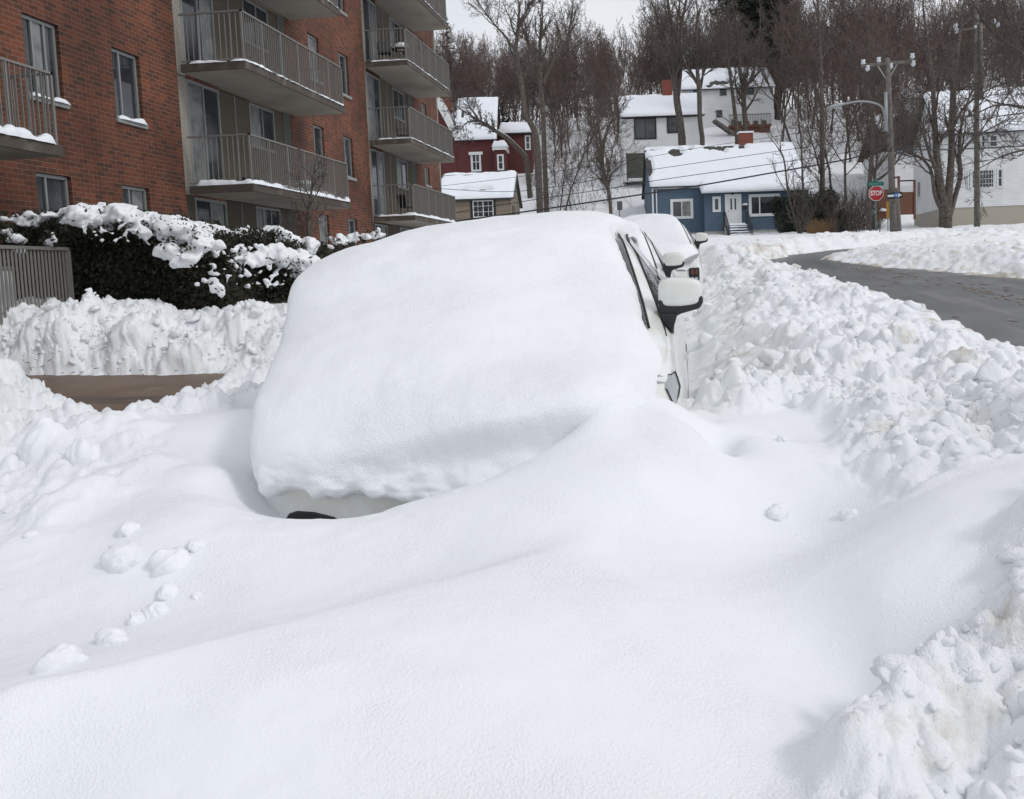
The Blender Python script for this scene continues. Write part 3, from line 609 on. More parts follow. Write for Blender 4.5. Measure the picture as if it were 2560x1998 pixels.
# ================================================================== CARS
ST = np.array([ # y, hb, hw, bw, zbelt, rw, zr
 (0.00, .66, .68, .60, .74, .46, .77), (.05, .76, .79, .71, .80, .55, .84), (.16, .85, .875, .80, .87, .62, .91), (.38, .90, .915, .845, .95, .68, 1.0),
 (.62, .905, .92, .86, 1.0, .74, 1.06), (.85, .91, .92, .865, 1.035, .835, 1.105), (1.15, .91, .92, .868, 1.06, .785, 1.215), (1.5, .91, .92, .868, 1.075, .715, 1.345),
 (1.9, .91, .92, .868, 1.085, .635, 1.475), (2.3, .91, .92, .84, 1.09, .56, 1.53), (2.9, .91, .91, .80, 1.095, .515, 1.55), (3.5, .90, .88, .75, 1.10, .48, 1.54),
 (4.0, .88, .86, .73, 1.10, .47, 1.47), (4.3, .88, .89, .82, 1.05, .62, 1.20), (4.45, .82, .84, .76, .95, .60, 1.0)])
def st(y): return [np.interp(y, ST[:, 0], ST[:, i]) for i in range(1, 7)]
def halfsec(y):
    hb, hw, bw, zb, rw, zr = st(y); zl = .24
    return [(hb*.9, zl), (hb, .36), (hw, .60), (hw*.99, .80*min(1, zb/.95)), (bw, zb), (bw-(bw-rw)*.5, zb+(zr-.045-zb)*.52), (rw, zr-.045), (rw*.93, zr-.012), (rw*.8, zr), (rw*.4, zr+.018), (0, zr+.024)]
def loftbody():
    yy = np.unique(np.concatenate([np.linspace(0, .4, 10), np.linspace(.4, 4.45, 60)])); V = []; rows = []
    sm = np.array([halfsec(y) for y in yy])                       # n x 11 x 2
    ker = np.array([.25, .5, .25])
    for _ in range(2): sm[1:-1] = .25*sm[:-2]+.5*sm[1:-1]+.25*sm[2:]
    n, k = len(yy), 2*11-1
    for i, y in enumerate(yy):
        R = [(x, y, z) for x, z in sm[i]]; V += R+[(-x, y, z) for x, z in sm[i][:-1][::-1]]
    F = [tuple(f) for f in gridF(n, k)[:, ::-1]]
    F.append(tuple(range(k))); F.append(tuple(range((n-1)*k, n*k))[::-1])
    return V, F
def patch(fn, us, vs, name, m_, parent):
    V = [fn(u, v) for u in us for v in vs]; return meshnp(name, V, [tuple(f) for f in gridF(len(us), len(vs))], m_, parent)
def superell(cx, cy, cz, rx, ry, rz, e=.45, nu=28, nv=20, fz=None):
    V = []; f = lambda c, p: abs(c)**p*(1 if c >= 0 else -1)
    for i in range(nv+1):
        a = -pi/2+pi*i/nv
        for j in range(nu):
            b = 2*pi*j/nu; V.append((cx+rx*f(cos(a), e)*f(cos(b), e), cy+ry*f(cos(a), e)*f(sin(b), e), cz+rz*f(sin(a), e)))
    F = [(i*nu+j, i*nu+(j+1) % nu, (i+1)*nu+(j+1) % nu, (i+1)*nu+j) for i in range(nv) for j in range(nu)]
    if fz: V = [fz(v) for v in V]
    return V, F
def topz(x, y):
    hb, hw, bw, zb, rw, zr = st(y); x = abs(x)
    return np.interp(x, [0, rw*.4, rw*.8, rw*.93, rw, bw-(bw-rw)*.5, bw], [zr+.024, zr+.018, zr, zr-.012, zr-.045, zb+(zr-.045-zb)*.52, zb])
def car(y0, label, snowkind, lamps='plain', dx=0, dz=0):
    root = empty('parked_car', (CAR_X+dx, y0, SL*y0+dz), 0, atan(SL), label, 'car', 'white cars snowed in along the kerb')
    V, F = loftbody(); b = meshnp('body', V, F, M['carwhite'], root)
    # glass
    patch(lambda u, v: (v*st(u)[4]*.90, u-.01, topz(v*st(u)[4]*.90, u)+.008), np.linspace(.90, 2.02, 12), np.linspace(-1, 1, 13), 'windscreen', M['darkglass'], root)
    for s in (-1, 1):
        def sg(u, v, s=s):
            h = halfsec(u); a, c, d_ = h[4], h[5], h[6]; t = .08+.84*v
            p = (a[0]+(c[0]-a[0])*t*2, a[1]+(c[1]-a[1])*t*2) if t < .5 else (c[0]+(d_[0]-c[0])*(t*2-1), c[1]+(d_[1]-c[1])*(t*2-1))
            return (s*(p[0]+.008), u, p[1]+.002)
        us = np.linspace(1.02, 3.95, 24)
        patch(sg, us if s > 0 else us[::-1], np.linspace(0, 1, 6), 'side_window', M['darkglass'], root)
        # black seals either side of the white pillar
        mb = MB(); ys_ = np.linspace(.88, 2.2, 12)
        mb.tube([(s*(st(y)[4]*.915), y-.012, topz(st(y)[4]*.915, y)+.009) for y in ys_], .0065, 6)
        mb.build('windscreen_seal', M['rubber'], root, True)
        mb = MB(); ys_ = np.linspace(.80, 3.9, 26)
        mb.tube([(s*(halfsec(y)[6][0]+.012), y, halfsec(y)[6][1]-.018) for y in ys_], [.005 if y < 1 else .010 for y in ys_], 6)
        mb.build('window_seal', M['rubber'], root, True)
        # door mirror
        mx, my, mz = s*.905, 1.13, 1.255
        def shp(v, s=s):
            x, y, z = v; t = (x-mx)*s/.105; z = mz+(z-mz)*(1-.12*max(0, t))-(.012*t*t if z > mz else 0); return (x, y-.02*(1-t*t), z)
        Vm, Fm = superell(mx, my, mz, .107, .06, .069, .34, 36, 28, shp); mo = meshnp('door_mirror', Vm, Fm, M['carwhite'], root)
        mb = MB()
        # black lower half of the mirror: a wedge that narrows outwards
        pr = [(-.106, -.045), (-.102, -.115), (-.06, -.125), (-.03, -.12), (.0, -.105), (.05, -.092), (.09, -.082), (.105, -.060), (.105, -.02), (-.106, -.035)]
        mb.prism([(mx+s*a, mz+c) for a, c in (pr if s > 0 else pr)], 'y', my-.062, my+.05)
        mb.build('mirror_base', M['black'], mo, False, .012)
        mb = MB(); mb.prism([(mx-s*.103, mz-.10), (mx-s*.015, mz-.10), (mx-s*.055, mz-.235), (mx-s*.075, mz-.225)], 'y', my-.075, my-.035)
        mb.build('mirror_arm', M['black'], mo, False, .008)
        mb = MB(); mb.box(mx-.09, mx+.09, my+.052, my+.060, mz-.05, mz+.05); mb.build('mirror_glass', M['darkglass'], mo)
        # lamps
        if lamps == 'plain':
            def hl(u, v, s=s):
                y = .35+.27*u; hw_ = np.interp(.80, [p[1] for p in halfsec(y)[:5]], [p[0] for p in halfsec(y)[:5]]); z = .86+.11*v*(1-.35*u)+.02*u
                x = np.interp(z, [p[1] for p in halfsec(y)[:7]], [p[0] for p in halfsec(y)[:7]]); return (s*(x+.008), y-.005, z)
            us = np.linspace(0, 1, 10); lp = patch(hl, us if s > 0 else us[::-1], np.linspace(0, 1, 6), 'headlight', M['lens'], root)
            mb = MB(); mb.tube([tuple(np.array(hl(a, c))+np.array([s*.002, 0, 0])) for a, c in [(0, 0), (.5, 0), (1, .05), (1, .6), (.95, 1), (.5, 1), (0, 1), (0, 0)]], .0035, 6); mb.build('lamp_rim', M['black'], lp)
        else:
            mb = MB(); mb.prism([(s*.58, .90), (s*.83, .97), (s*.86, 1.02), (s*.80, 1.03), (s*.60, .95)], 'y', .03, .30); mb.build('headlight', M['chrome'], root, False, .01)
            mb = MB(); mb.box(min(s*.70, s*.86), max(s*.70, s*.86), .02, .2, .60, .83); lp = mb.build('corner_lamp', M['black'], root, False, .02)
            for zz, mm in ((.77, M['amber']), (.66, M['chrome'])):
                for xo in (.752, .812):
                    mb = MB(); mb.box(s*xo-.022, s*xo+.022, .008, .05, zz-.035, zz+.035); mb.build('lamp_cell', mm, lp, False, .01)
        # wheels
        for wy in (.88, 3.5):
            mb = MB(); mb.tube([(s*.72, wy, .33), (s*.905, wy, .33)], .33, 28); wh = mb.build('wheel', M['rubber'], root, False, .02)
            mb = MB(); mb.tube([(s*.90, wy, .33), (s*.912, wy, .33)], .21, 20); mb.build('rim', M['chrome'], wh)
        for y in (1.9, 2.95): MB().bar((s*.925, y, .80), (s*.925, y+.16, .80), .02, .03).build('door_handle', M['carwhite'], root, False, .006)
    # front apertures
    for s in (-1, 1): MB().prism([(s*.665, .45), (s*.66, .50), (s*.645, .522), (s*.61, .532), (s*.54, .527), (s*.46, .506), (s*.42, .48), (s*.41, .45)], 'y', -.006, .08).build('corner_vent', M['black'], root, False, .006)
    mb = MB(); mb.prism([(-.34, .46), (-.30, .485), (0, .49), (.30, .485), (.34, .46), (.28, .40), (-.28, .40)], 'y', -.012, .06); mb.build('upper_grille', M['black'], root, False, .012)
    mb = MB(); mb.prism([(-.55, .30), (-.50, .42), (.50, .42), (.55, .30)], 'y', -.012, .06); mb.build('lower_grille', M['black'], root, False, .012)
    for s in (-1, 1): MB().tube([(s*.62, -.004, .38), (s*.62, .05, .38)], .05, 14).build('fog_lamp', M['lens'], root)
    if snowkind == 1:
        O = np.array([CAR_X, y0, SL*y0]); a = atan(SL); G = G1-O
        n = (fbm(G1[..., 0]*2.2, G1[..., 1]*2.2+G1[..., 2]*2, 600, 3)*.016+fbm(G1[..., 0]*9, G1[..., 1]*9+G1[..., 2]*7, 610, 3)*.004)
        n = n+.007*np.abs(fbm(G1[..., 0]*7, G1[..., 2]*3.2, 640, 3))*np.clip((1.55-G1[..., 2])/.4, 0, 1)-.006*np.clip(fbm(G1[..., 0]*4, G1[..., 1]*4, 650, 4)-.15, 0, 1)*3*.3
        wv = np.clip((1.0-G1[..., 2])/.12, 0, 1)*(G1[..., 1] < 3.7)
        n = n+wv*.03*fbm(G1[..., 0]*14, G1[..., 2]*14, 620, 3)
        du = np.gradient(G, axis=0); dv = np.gradient(G, axis=1); N = np.cross(du, dv); N /= np.linalg.norm(N, axis=-1)[..., None]+1e-9
        if N[len(N)//2, N.shape[1]//2, 2] < 0: N = -N
        rag = np.zeros(G.shape); rag[:8, :, 2] = (.018*fbm(G1[:8, :, 0]*12, G1[:8, :, 0]*0, 630, 4))*np.linspace(1, 0, 8)[:, None]
        G = G+N*n[..., None]+rag
        L = np.stack([G[..., 0], G[..., 1]*cos(a)+G[..., 2]*sin(a), -G[..., 1]*sin(a)+G[..., 2]*cos(a)], -1)
        o = meshnp('snow_cover', L, gridF(G.shape[0], G.shape[1]), M['snow'], root)
        md = o.modifiers.new('t', 'SOLIDIFY'); md.thickness = .03; md.offset = -1
    else:
        def cv(u, v):
            hood = 1-sst(.75, .95, u); rw = st(u)[4]; w_ = hood*(st(u)[2]-.02)+(1-hood)*(rw*.91); x = v*w_
            e = (1-abs(v)**6)**.5 if abs(v) < 1 else 0
            th = (.10*hood+.075*(1-hood)*(1-sst(1.9, 2.5, u)*0))*e+.012*(fbm(np.array(x*4), np.array(u*4+y0), 660)*e)
            e2 = sst(0, .10, u)*(1-sst(4.1, 4.35, u))
            return (x, u, topz(x, u)+.004+float(th)*float(e2))
        patch(cv, np.linspace(.04, 4.35, 90), np.linspace(-1, 1, 40), 'snow_cover', M['snow'], root)
    if snowkind == 1:
        o = lumpmesh('mirror_snow', .17, 91, 1.25, 4, root, amp=.10); o.location = (-1.06, 1.32, 1.12); o.scale = (.62, 1, 1)
    return root
car(CAR_Y, 'nearest white car, buried under a big mound of snow with one mirror sticking out', 1)
car(8.32, 'middle white car of the row, snow on its windscreen, seen behind the first car\'s mirror', 2, 'plain', -.13, -.10)
car(13.95, 'farthest white car of the row, with square amber and clear corner lamps above the bank', 2, 'blocks', .20, -.06)
# ================================================================== APARTMENT BUILDING (facade plane X = XF, facing the street)
XF, XO = -11.1, -9.6
def wallgrid(u0, u1, v0, v1, holes, put, depth):
    """wall with rectangular openings and their reveals; put(u, v, d) -> xyz"""
    us = sorted({u0, u1, *[h[0] for h in holes], *[h[1] for h in holes]}); vs = sorted({v0, v1, *[h[2] for h in holes], *[h[3] for h in holes]})
    mb = MB()
    for a, b in zip(us[:-1], us[1:]):
        for c, d in zip(vs[:-1], vs[1:]):
            mu, mv = (a+b)/2, (c+d)/2
            if any(h[0] < mu < h[1] and h[2] < mv < h[3] for h in holes): continue
            mb.quad(put(a, c, 0), put(b, c, 0), put(b, d, 0), put(a, d, 0))
    for h in holes:
        a, b, c, d = h[:4]
        mb.quad(put(a, c, 0), put(b, c, 0), put(b, c, depth), put(a, c, depth)); mb.quad(put(a, d, depth), put(b, d, depth), put(b, d, 0), put(a, d, 0))
        mb.quad(put(a, c, 0), put(a, c, depth), put(a, d, depth), put(a, d, 0)); mb.quad(put(b, c, depth), put(b, c, 0), put(b, d, 0), put(b, d, depth))
    return mb
def window(parent, u0, u1, v0, v1, put, frame=.05, mull=(.5,), fm='alu', dep=(.07, .12), curtain=None, bars=None, name='window', trans=()):
    """frame + mullions + one pane. put(u, v, d): d = depth behind the wall face"""
    def bx(mb, a, b, c, d, e, f):
        P = [put(x, y, z) for z in (e, f) for y in (c, d) for x in (a, b)]
        mb.add(P, [(0, 1, 3, 2), (4, 6, 7, 5), (0, 4, 5, 1), (2, 3, 7, 6), (0, 2, 6, 4), (1, 5, 7, 3)])
    mb = MB(); d0, d1 = dep
    bx(mb, u0, u0+frame, v0, v1, d0, d1); bx(mb, u1-frame, u1, v0, v1, d0, d1); bx(mb, u0+frame, u1-frame, v0, v0+frame, d0, d1); bx(mb, u0+frame, u1-frame, v1-frame, v1, d0, d1)
    for q in mull:
        uc = u0+(u1-u0)*q; bx(mb, uc-frame*.4, uc+frame*.4, v0+frame, v1-frame, d0+.006, d1-.002)
    for q in trans:
        vc = v0+(v1-v0)*q; bx(mb, u0+frame, u1-frame, vc-frame*.3, vc+frame*.3, d0+.012, d1-.004)
    if bars:
        nx, ny = bars; 
        for i in range(1, nx): uc = u0+(u1-u0)*i/nx; bx(mb, uc-.012, uc+.012, v0+frame, v1-frame, d0+.016, d1-.006)
        for j in range(1, ny): vc = v0+(v1-v0)*j/ny; bx(mb, u0+frame, u1-frame, vc-.012, vc+.012, d0+.018, d1-.008)
    w = mb.build(name, M[fm], parent)
    mb = MB(); dd = d1-.012; mb.quad(put(u0+frame*.6, v0+frame*.6, dd), put(u1-frame*.6, v0+frame*.6, dd), put(u1-frame*.6, v1-frame*.6, dd), put(u0+frame*.6, v1-frame*.6, dd))
    mb.build('pane', M['glass'], w)
    if curtain:
        for (qa, qb) in curtain:
            mb = MB(); a = u0+(u1-u0)*qa; b = u0+(u1-u0)*qb; n = max(3, int((b-a)/.04))
            for i in range(n):
                x0 = a+(b-a)*i/n; x1 = a+(b-a)*(i+1)/n; mb.quad(put(x0, v0+frame, dd-.004-.002*(i % 2)), put(x1, v0+frame, dd-.004-.002*((i+1) % 2)), put(x1, v1-frame, dd-.004-.002*((i+1) % 2)), put(x0, v1-frame, dd-.004-.002*(i % 2)))
            mb.build('curtain', M['curtain'], w)
    return w
def snowstrip(pts, w, h, name, parent, seed=0, m_=None, gaps=.0):
    """rounded snow ridge along a 3D polyline; w = half width, h = height"""
    P = np.array(pts, float); L = np.r_[0, np.cumsum(np.linalg.norm(np.diff(P, axis=0), axis=1))]; n = max(6, int(L[-1]/.06)); t = np.linspace(0, L[-1], n)
    C = np.stack([np.interp(t, L, P[:, k]) for k in range(3)], 1); d = np.gradient(C, axis=0); d /= np.linalg.norm(d, axis=1)[:, None]+1e-9
    s_ = np.cross(d, [0, 0, 1.]); k = 9; V = []
    nz = fbm(t*2.3, t*0+seed, seed, 4); nz2 = fbm(t*7, t*0+seed, seed+5, 2)
    for i in range(n):
        e = min(1, min(i, n-1-i)/2.+.05); hh = h*max(.12, (1+.9*nz[i]+.3*nz2[i]))*e; ww = w*(1+.25*nz2[i])*(.5+.5*e)
        if gaps and nz[i] < -gaps: hh *= .1
        for j in range(k):
            a = pi*j/(k-1); V.append(C[i]+s_[i]*ww*cos(a)+np.array([0, 0, hh*sin(a)**.8]))
    return meshnp(name, V, gridF(n, k), m_ or M['snow_far'], parent)
def apartment():
    B = empty('apartment_building', (XF, 12, 0), 0, 0, 'red brick apartment building with grey concrete balconies and aluminium windows', 'apartment building')
    O = np.array([XF, 12, 0.])
    def put(u, v, d): return (-d, u-12, v)
    ZT = 17.0; FL = [1.06+2.65*i for i in range(6)]        # floor levels
    slab = lambda i: 1.06+2.65*i                            # slab underside of storey i ... top of opening row below
    holes = []; wins = []
    tops = [3.71+2.65*i for i in range(5)]
    for i, zt in enumerate(tops):
        for (a, b, hh, cur, mu) in ((14.76, 15.66, 1.36, [(.34, .62)] if i == 1 else [(.4, .8)] if i == 3 else None, (.33, .68) if i == 1 else (.36,)),
                                 (17.16, 18.06, 1.36, [(.5, .9)] if i == 0 else None, (.36,)),
                                 (26.7, 27.5, 1.3, [(.3, .95)] if i != 1 else None, (.3,)), (29.07, 29.9, 1.3, None, (.35,)), (38.14, 38.88, .75 if i > 0 else 1.2, [(.2, .9)], (.5,))):
            holes.append((a, b, zt-hh, zt)); wins.append((a, b, zt-hh, zt, cur, mu))
    # bays with pebble panels are left out of the brick
    bays = [(19.46, 25.12), (31.45, 36.9), (7.4, 13.3)]
    for a, b in bays: holes.append((a, b, -.2, ZT))
    hz = [h for h in holes if h[3]-h[2] < 3]
    segs = [(5, 7.4), (13.3, 19.46), (25.12, 31.45), (36.9, 40.45)]
    for a, b in segs[:-1]:
        wallgrid(a, b, -.5, ZT, [h for h in hz if a < h[0] < b], put, .13).build('wall', M['brick'], B)
    mb = wallgrid(*segs[-1], -.5, ZT, [h for h in hz if 36.9 < h[0]], put, .13)
    # far end wall and roof
    mb.quad(put(40.45, -.5, 0), put(40.45, -.5, 14), put(40.45, ZT, 14), put(40.45, ZT, 0))
    MB().quad(put(5, -.5, 14), put(5, -.5, 0), put(5, ZT, 0), put(5, ZT, 14)).build('wall', M['brick'], B)
    w = mb.build('wall', M['brick'], B); w.location = (0, 0, 0)
    mb = MB(); mb.box(-14.05, -.02, -7.0, 28.4, ZT, ZT+.4); mb.build('roof', M['concrete'], B)
    mb = MB(); mb.box(-.02, .05, 28.36, 28.5, -.2, ZT); mb.build('corner_trim', M['concrete'], B)
    for (a, b, c, d, cur, mu) in wins:
        window(B, a+.01, b-.01, c+.01, d-.01, put, .055, mu, curtain=cur)
        if 1: MB().box(-.02, .055, a-12-.05, b-12+.05, c-.09, c-.004).build('sill', M['trimgrey'], B)
    snowstrip([(.02, 5.1-2.36, 4.98), (.03, 5.2-1.45, 4.98)], .07, .07, 'sill_snow', B, 3); snowstrip([(.02, 5.16, 4.98), (.03, 6.1, 4.98)], .075, .11, 'sill_snow', B, 9)
    # recessed bays
    for bi, (a, b) in enumerate(bays):
        mb = MB(); rec = .16
        L = b-a; sc = L/5.66
        dl, dr, wl, wr = a+.62*sc, a+2.06*sc, a+3.58*sc, a+5.0*sc
        for i, zt in enumerate([3.71+2.65*k for k in range(5)]):
            zb = zt-2.44; lit = i > 0  # side strips above the ground floor: light put into a paler panel colour
            # pebble strip left of door, dark panel between door and window
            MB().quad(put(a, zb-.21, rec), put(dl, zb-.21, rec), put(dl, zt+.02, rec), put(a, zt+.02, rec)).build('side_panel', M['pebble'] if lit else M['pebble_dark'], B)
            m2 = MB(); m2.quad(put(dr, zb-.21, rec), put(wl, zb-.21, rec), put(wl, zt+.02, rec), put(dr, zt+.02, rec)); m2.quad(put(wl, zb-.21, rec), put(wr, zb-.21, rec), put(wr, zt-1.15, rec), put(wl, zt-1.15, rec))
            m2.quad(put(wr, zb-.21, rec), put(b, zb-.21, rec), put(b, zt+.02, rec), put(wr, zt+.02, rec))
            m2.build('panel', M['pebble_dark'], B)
            [MB().box(-rec-.01, -rec+.018, u-12-.015, u-12+.015, zb, zt).build('joint_strip', M['trimgrey'], B) for u in (a+.01, dr+.75*sc, b-.04)]
            if i == 0 and bi < 2: window(B, dl, dr, zt-1.36, zt-.02, lambda u, v, d: put(u, v, d+rec-.08), .06, (.5,), curtain=[(.52, .93)]); MB().quad(put(dl, zb-.21, rec), put(dr, zb-.21, rec), put(dr, zt-1.37, rec), put(dl, zt-1.37, rec)).build('panel', M['pebble_dark'], B)
            else: window(B, dl, dr, zb+.04, zt-.02, lambda u, v, d: put(u, v, d+rec-.08), .06, (.5,), curtain=[(.05, .47)] if (i+bi) % 2 == 1 else [(.6, .95)], name='balcony_door')
            window(B, wl, wr, zt-1.14, zt-.02, lambda u, v, d: put(u, v, d+rec-.08), .05, (.3, .62) if i == 0 else (.52,), curtain=[(.05, .45)] if i != 2 else None)
        mb = MB(); mb.quad(put(a, -.3, 0), put(a, -.3, rec), put(a, ZT, rec), put(a, ZT, 0)); mb.quad(put(b, -.3, rec), put(b, -.3, 0), put(b, ZT, 0), put(b, ZT, rec)); mb.build('bay_edge', M['trimgrey'], B)
        # balconies
        for i in range(1, 5):
            zs = 3.72+2.65*(i-1)
            y0, y1 = ([19.62, 25.5] if bi == 0 else [31.55, 37.4] if bi == 1 else [7.6, 13.42]); y0 -= 12; y1 -= 12
            xo = 1.5
            m4 = MB(); m4.box(.0, xo, y0, y1, zs, zs+.17); bl = m4.build('balcony', M['fascia'], B)
            MB().quad((.01, y0+.03, zs-.004), (.01, y1-.03, zs-.004), (xo-.03, y1-.03, zs-.004), (xo-.03, y0+.03, zs-.004)).build('soffit', M['soffit'], bl)
            zr0, zr1 = zs+.22, zs+1.23
            m5 = MB(); m5.box(xo-.09, xo-.04, y0+.04, y1-.04, zr1, zr1+.035); m5.box(.0, xo-.04, y0+.04, y0+.09, zr1, zr1+.035); m5.box(.0, xo-.04, y1-.09, y1-.04, zr1, zr1+.035)
            m5.box(xo-.08, xo-.05, y0+.05, y1-.05, zr0, zr0+.03); m5.box(.0, xo-.05, y0+.05, y0+.08, zr0, zr0+.03); m5.box(.0, xo-.05, y1-.08, y1-.05, zr0, zr0+.03)
            for yy in (y0+.065, y1-.065): m5.box(xo-.085, xo-.045, yy-.02, yy+.02, zs+.17, zr1)
            for q in np.linspace(y0+.065, y1-.065, 7)[1:-1]: m5.box(xo-.082, xo-.048, q-.016, q+.016, zs+.17, zr1)
            m5.build('rail', M['rail'], bl)
            m6 = MB(); n = int((y1-y0)/.108)
            for q in np.linspace(y0+.07, y1-.07, n)[1:-1]: m6.box(xo-.078, xo-.052, q-.006, q+.006, zr0+.03, zr1)
            for yy in (y0+.065, y1-.065):
                for q in np.linspace(.04, xo-.07, 12)[1:-1]: m6.box(q-.006, q+.006, yy-.012, yy+.012, zr0+.03, zr1)
            m6.build('balusters', M['rail'], bl)
            z = zs+.168; th = .055 if i == 1 else .03
            if bi == 2 and i == 1: th = .10
            snowstrip([(.12, y0+.10, z), (xo-.10, y0+.09, z), (xo-.07, y0+.3, z), (xo-.07, y1-.1, z)], .10, th*1.6, 'balcony_snow', bl, 20+i+10*bi, gaps=.45 if i > 1 else .9)
            # snow drifted on the floor behind the rail
            if i == 1 and bi == 0: snowstrip([(xo-.35, y0+.3, z), (xo-.45, y0+2.2, z), (xo-.3, y1-.6, z)], .28, .16, 'balcony_snow', bl, 77)
    return B
APT = apartment()
# things standing on the balconies
def patio_chair(loc, rz, label, col='black'):
    c = empty('patio_chair', loc, rz, 0, label, 'chair', 'patio chairs on the balconies')
    MB().box(-.22, .22, -.2, .22, .40, .43).build('seat', M[col], c, False, .01)
    MB().prism([(.20, .43), (.23, .43), (.31, .86), (.28, .86)], 'x', -.22, .22).build('backrest', M[col], c, False, .01)
    for sx in (-1, 1):
        for sy in (-1, 1): MB().bar((sx*.2, sy*.18, .40), (sx*.23, sy*.22, 0), .025).build('leg', M[col], c)
        MB().bar((sx*.24, -.2, .60), (sx*.24, .24, .62), .035, .02).build('armrest', M[col], c)
    return c
zc = 3.72+2.65*2+.17
patio_chair((-10.6, 32.2, zc), .4, 'left black chair with snow on its seat on the highest visible far balcony')
patio_chair((-10.0, 33.3, zc), -2.4, 'right black chair beside the snowy table on the highest visible far balcony')
t = empty('patio_table', (-10.15, 32.75, zc), 0, 0, 'small black table carrying a cap of snow between two chairs on a far balcony', 'table')
MB().tube([(0, 0, .62), (0, 0, .66)], .34, 20).build('table_top', M['black'], t)
for a in range(4): MB().bar((.26*cos(a*pi/2+.7), .26*sin(a*pi/2+.7), .63), (.3*cos(a*pi/2+.7), .3*sin(a*pi/2+.7), 0), .025).build('leg', M['black'], t)
o = lumpmesh('snow_cap', .26, 71, .6, 3, t); o.location = (0, 0, .74)
patio_chair((-10.5, 33.6, 3.72+2.65+.17), 1.9, 'black chair alone on the middle far balcony')
patio_chair((-10.4, 33.3, 3.72+.17), 2.6, 'dark chair behind the railing of the lowest far balcony')
g = empty('planter_box', (-10.05, 20.6, 3.72+.17), 0, 0, 'small black box with a lid on the lowest near balcony floor', 'box')
MB().box(-.2, .2, -.16, .16, 0, .2).build('tub', M['black'], g, False, .01); MB().box(-.22, .22, -.18, .18, .2, .23).build('lid', M['black'], g, False, .008)
g = empty('storage_bin', (-9.95, 23.2, 3.72+.17), 0, 0, 'round grey tub topped with snow behind the railing of the lowest near balcony', 'tub')
MB().tube([(0, 0, 0), (0, 0, .3)], [.2, .25], 18).build('tub', M['trimgrey'], g); o = lumpmesh('snow_cap', .25, 72, .4, 3, g); o.location = (0, 0, .33)
g = empty('folding_frame', (-10.6, 22.2, 3.72+.17), 0, 0, 'brown wooden folding frame leaning on the wall of the lowest near balcony', 'frame')
for q in (-.25, .25): MB().bar((.25, q, 0), (-.2, q, .8), .04).build('rail', M['fence_br'], g)
MB().bar((.0, -.25, .45), (.0, .25, .45), .03).build('crossbar', M['fence_br'], g)
# ================================================================== HOUSES
class House:
    """local frame: x right, y back, z up (z = world height); px() turns a feature seen in the photo into a place on the local plane y"""
    def __init__(s, name, px, py, D, yaw, label, cat='house'):
        p = at(px, py, D); s.o = np.array([p[0], p[1], 0.]); s.yaw = yaw
        s.c, s.s = cos(yaw), sin(yaw); s.root = empty(name, s.o, yaw, 0, label, cat)
    def px(s, x, y, yl=0.):
        r = ray(x, y); q = C_-s.o; qy = -s.s*q[0]+s.c*q[1]; ry = -s.s*r[0]+s.c*r[1]; t = (yl-qy)/ry
        p = C_+r*t; d = p-s.o; return (s.c*d[0]+s.s*d[1], p[2])
    def rect(s, x0, y0, x1, y1, yl=0.):
        a = s.px(x0, y0, yl); b = s.px(x1, y1, yl); return (a[0], b[0], b[1], a[1])
def front(H, yl): return lambda u, v, d: (u, yl+d, v)
def snowslab(name, A, B_, C, D_, th, parent, seed, res=.16, bare=(), m_=None, rough=.35, edge=.22, lip=.05):
    """snow on a roof plane A(eave left) B(eave right) C(ridge right) D(ridge left); bare = (u, v, ru, rv) patches with no snow"""
    A, B_, C, D_ = [np.array(p, float) for p in (A, B_, C, D_)]
    lu = np.linalg.norm(B_-A); lv = np.linalg.norm(D_-A); nu = max(8, min(120, int(lu/res))); nv = max(6, min(60, int(lv/res)))
    u, v = np.meshgrid(np.linspace(0, 1, nu), np.linspace(0, 1, nv), indexing='xy')
    P = (A*(1-u)[..., None]+B_*u[..., None])*(1-v)[..., None]+(D_*(1-u)[..., None]+C*u[..., None])*v[..., None]
    e = np.minimum(np.minimum(u, 1-u)*lu, np.minimum(v, (1-v)*3)*lv); e = np.clip(e/edge, 0, 1); e = np.sqrt(np.clip(1-(1-e)**2, 0, 1))
    h = th*e*(1+rough*fbm(u*lu*.9, v*lv*.9, seed, 4)+.15*fbm(u*lu*4, v*lv*4, seed+3, 2))
    for (bu, bv, ru, rv) in bare:
        q = ((u-bu)/ru)**2+((v-bv)/rv)**2+.7*fbm(u*lu*2.2, v*lv*2.2, seed+8, 4); h = np.where(q < 1, -.06, np.where(q < 1.5, h*sst(1, 1.5, q), h))
    N = np.cross(B_-A, D_-A); N /= np.linalg.norm(N); N = N if N[2] > 0 else -N
    dn = (A-D_)/np.linalg.norm(A-D_)
    P = P+h[..., None]*(N*.5+np.array([0, 0, .6]))+dn*(lip*np.clip(1-v*lv/.3, 0, 1)*e)[..., None]
    V = P.reshape(-1, 3).tolist(); F = [tuple(f) for f in gridF(nv, nu)]
    # underside edge skirt
    b = len(V); ring = [j for j in range(nu)]+[i*nu+nu-1 for i in range(1, nv)]+[(nv-1)*nu+j for j in range(nu-2, -1, -1)]+[i*nu for i in range(nv-2, 0, -1)]
    base = ((A*(1-u)[..., None]+B_*u[..., None])*(1-v)[..., None]+(D_*(1-u)[..., None]+C*u[..., None])*v[..., None]).reshape(-1, 3)
    for r in ring: V.append((base[r]-N*.03).tolist())
    n = len(ring); F += [(ring[k], b+k, b+(k+1) % n, ring[(k+1) % n]) for k in range(n)]
    return meshnp(name, V, F, m_ or M['snow_far'], parent)
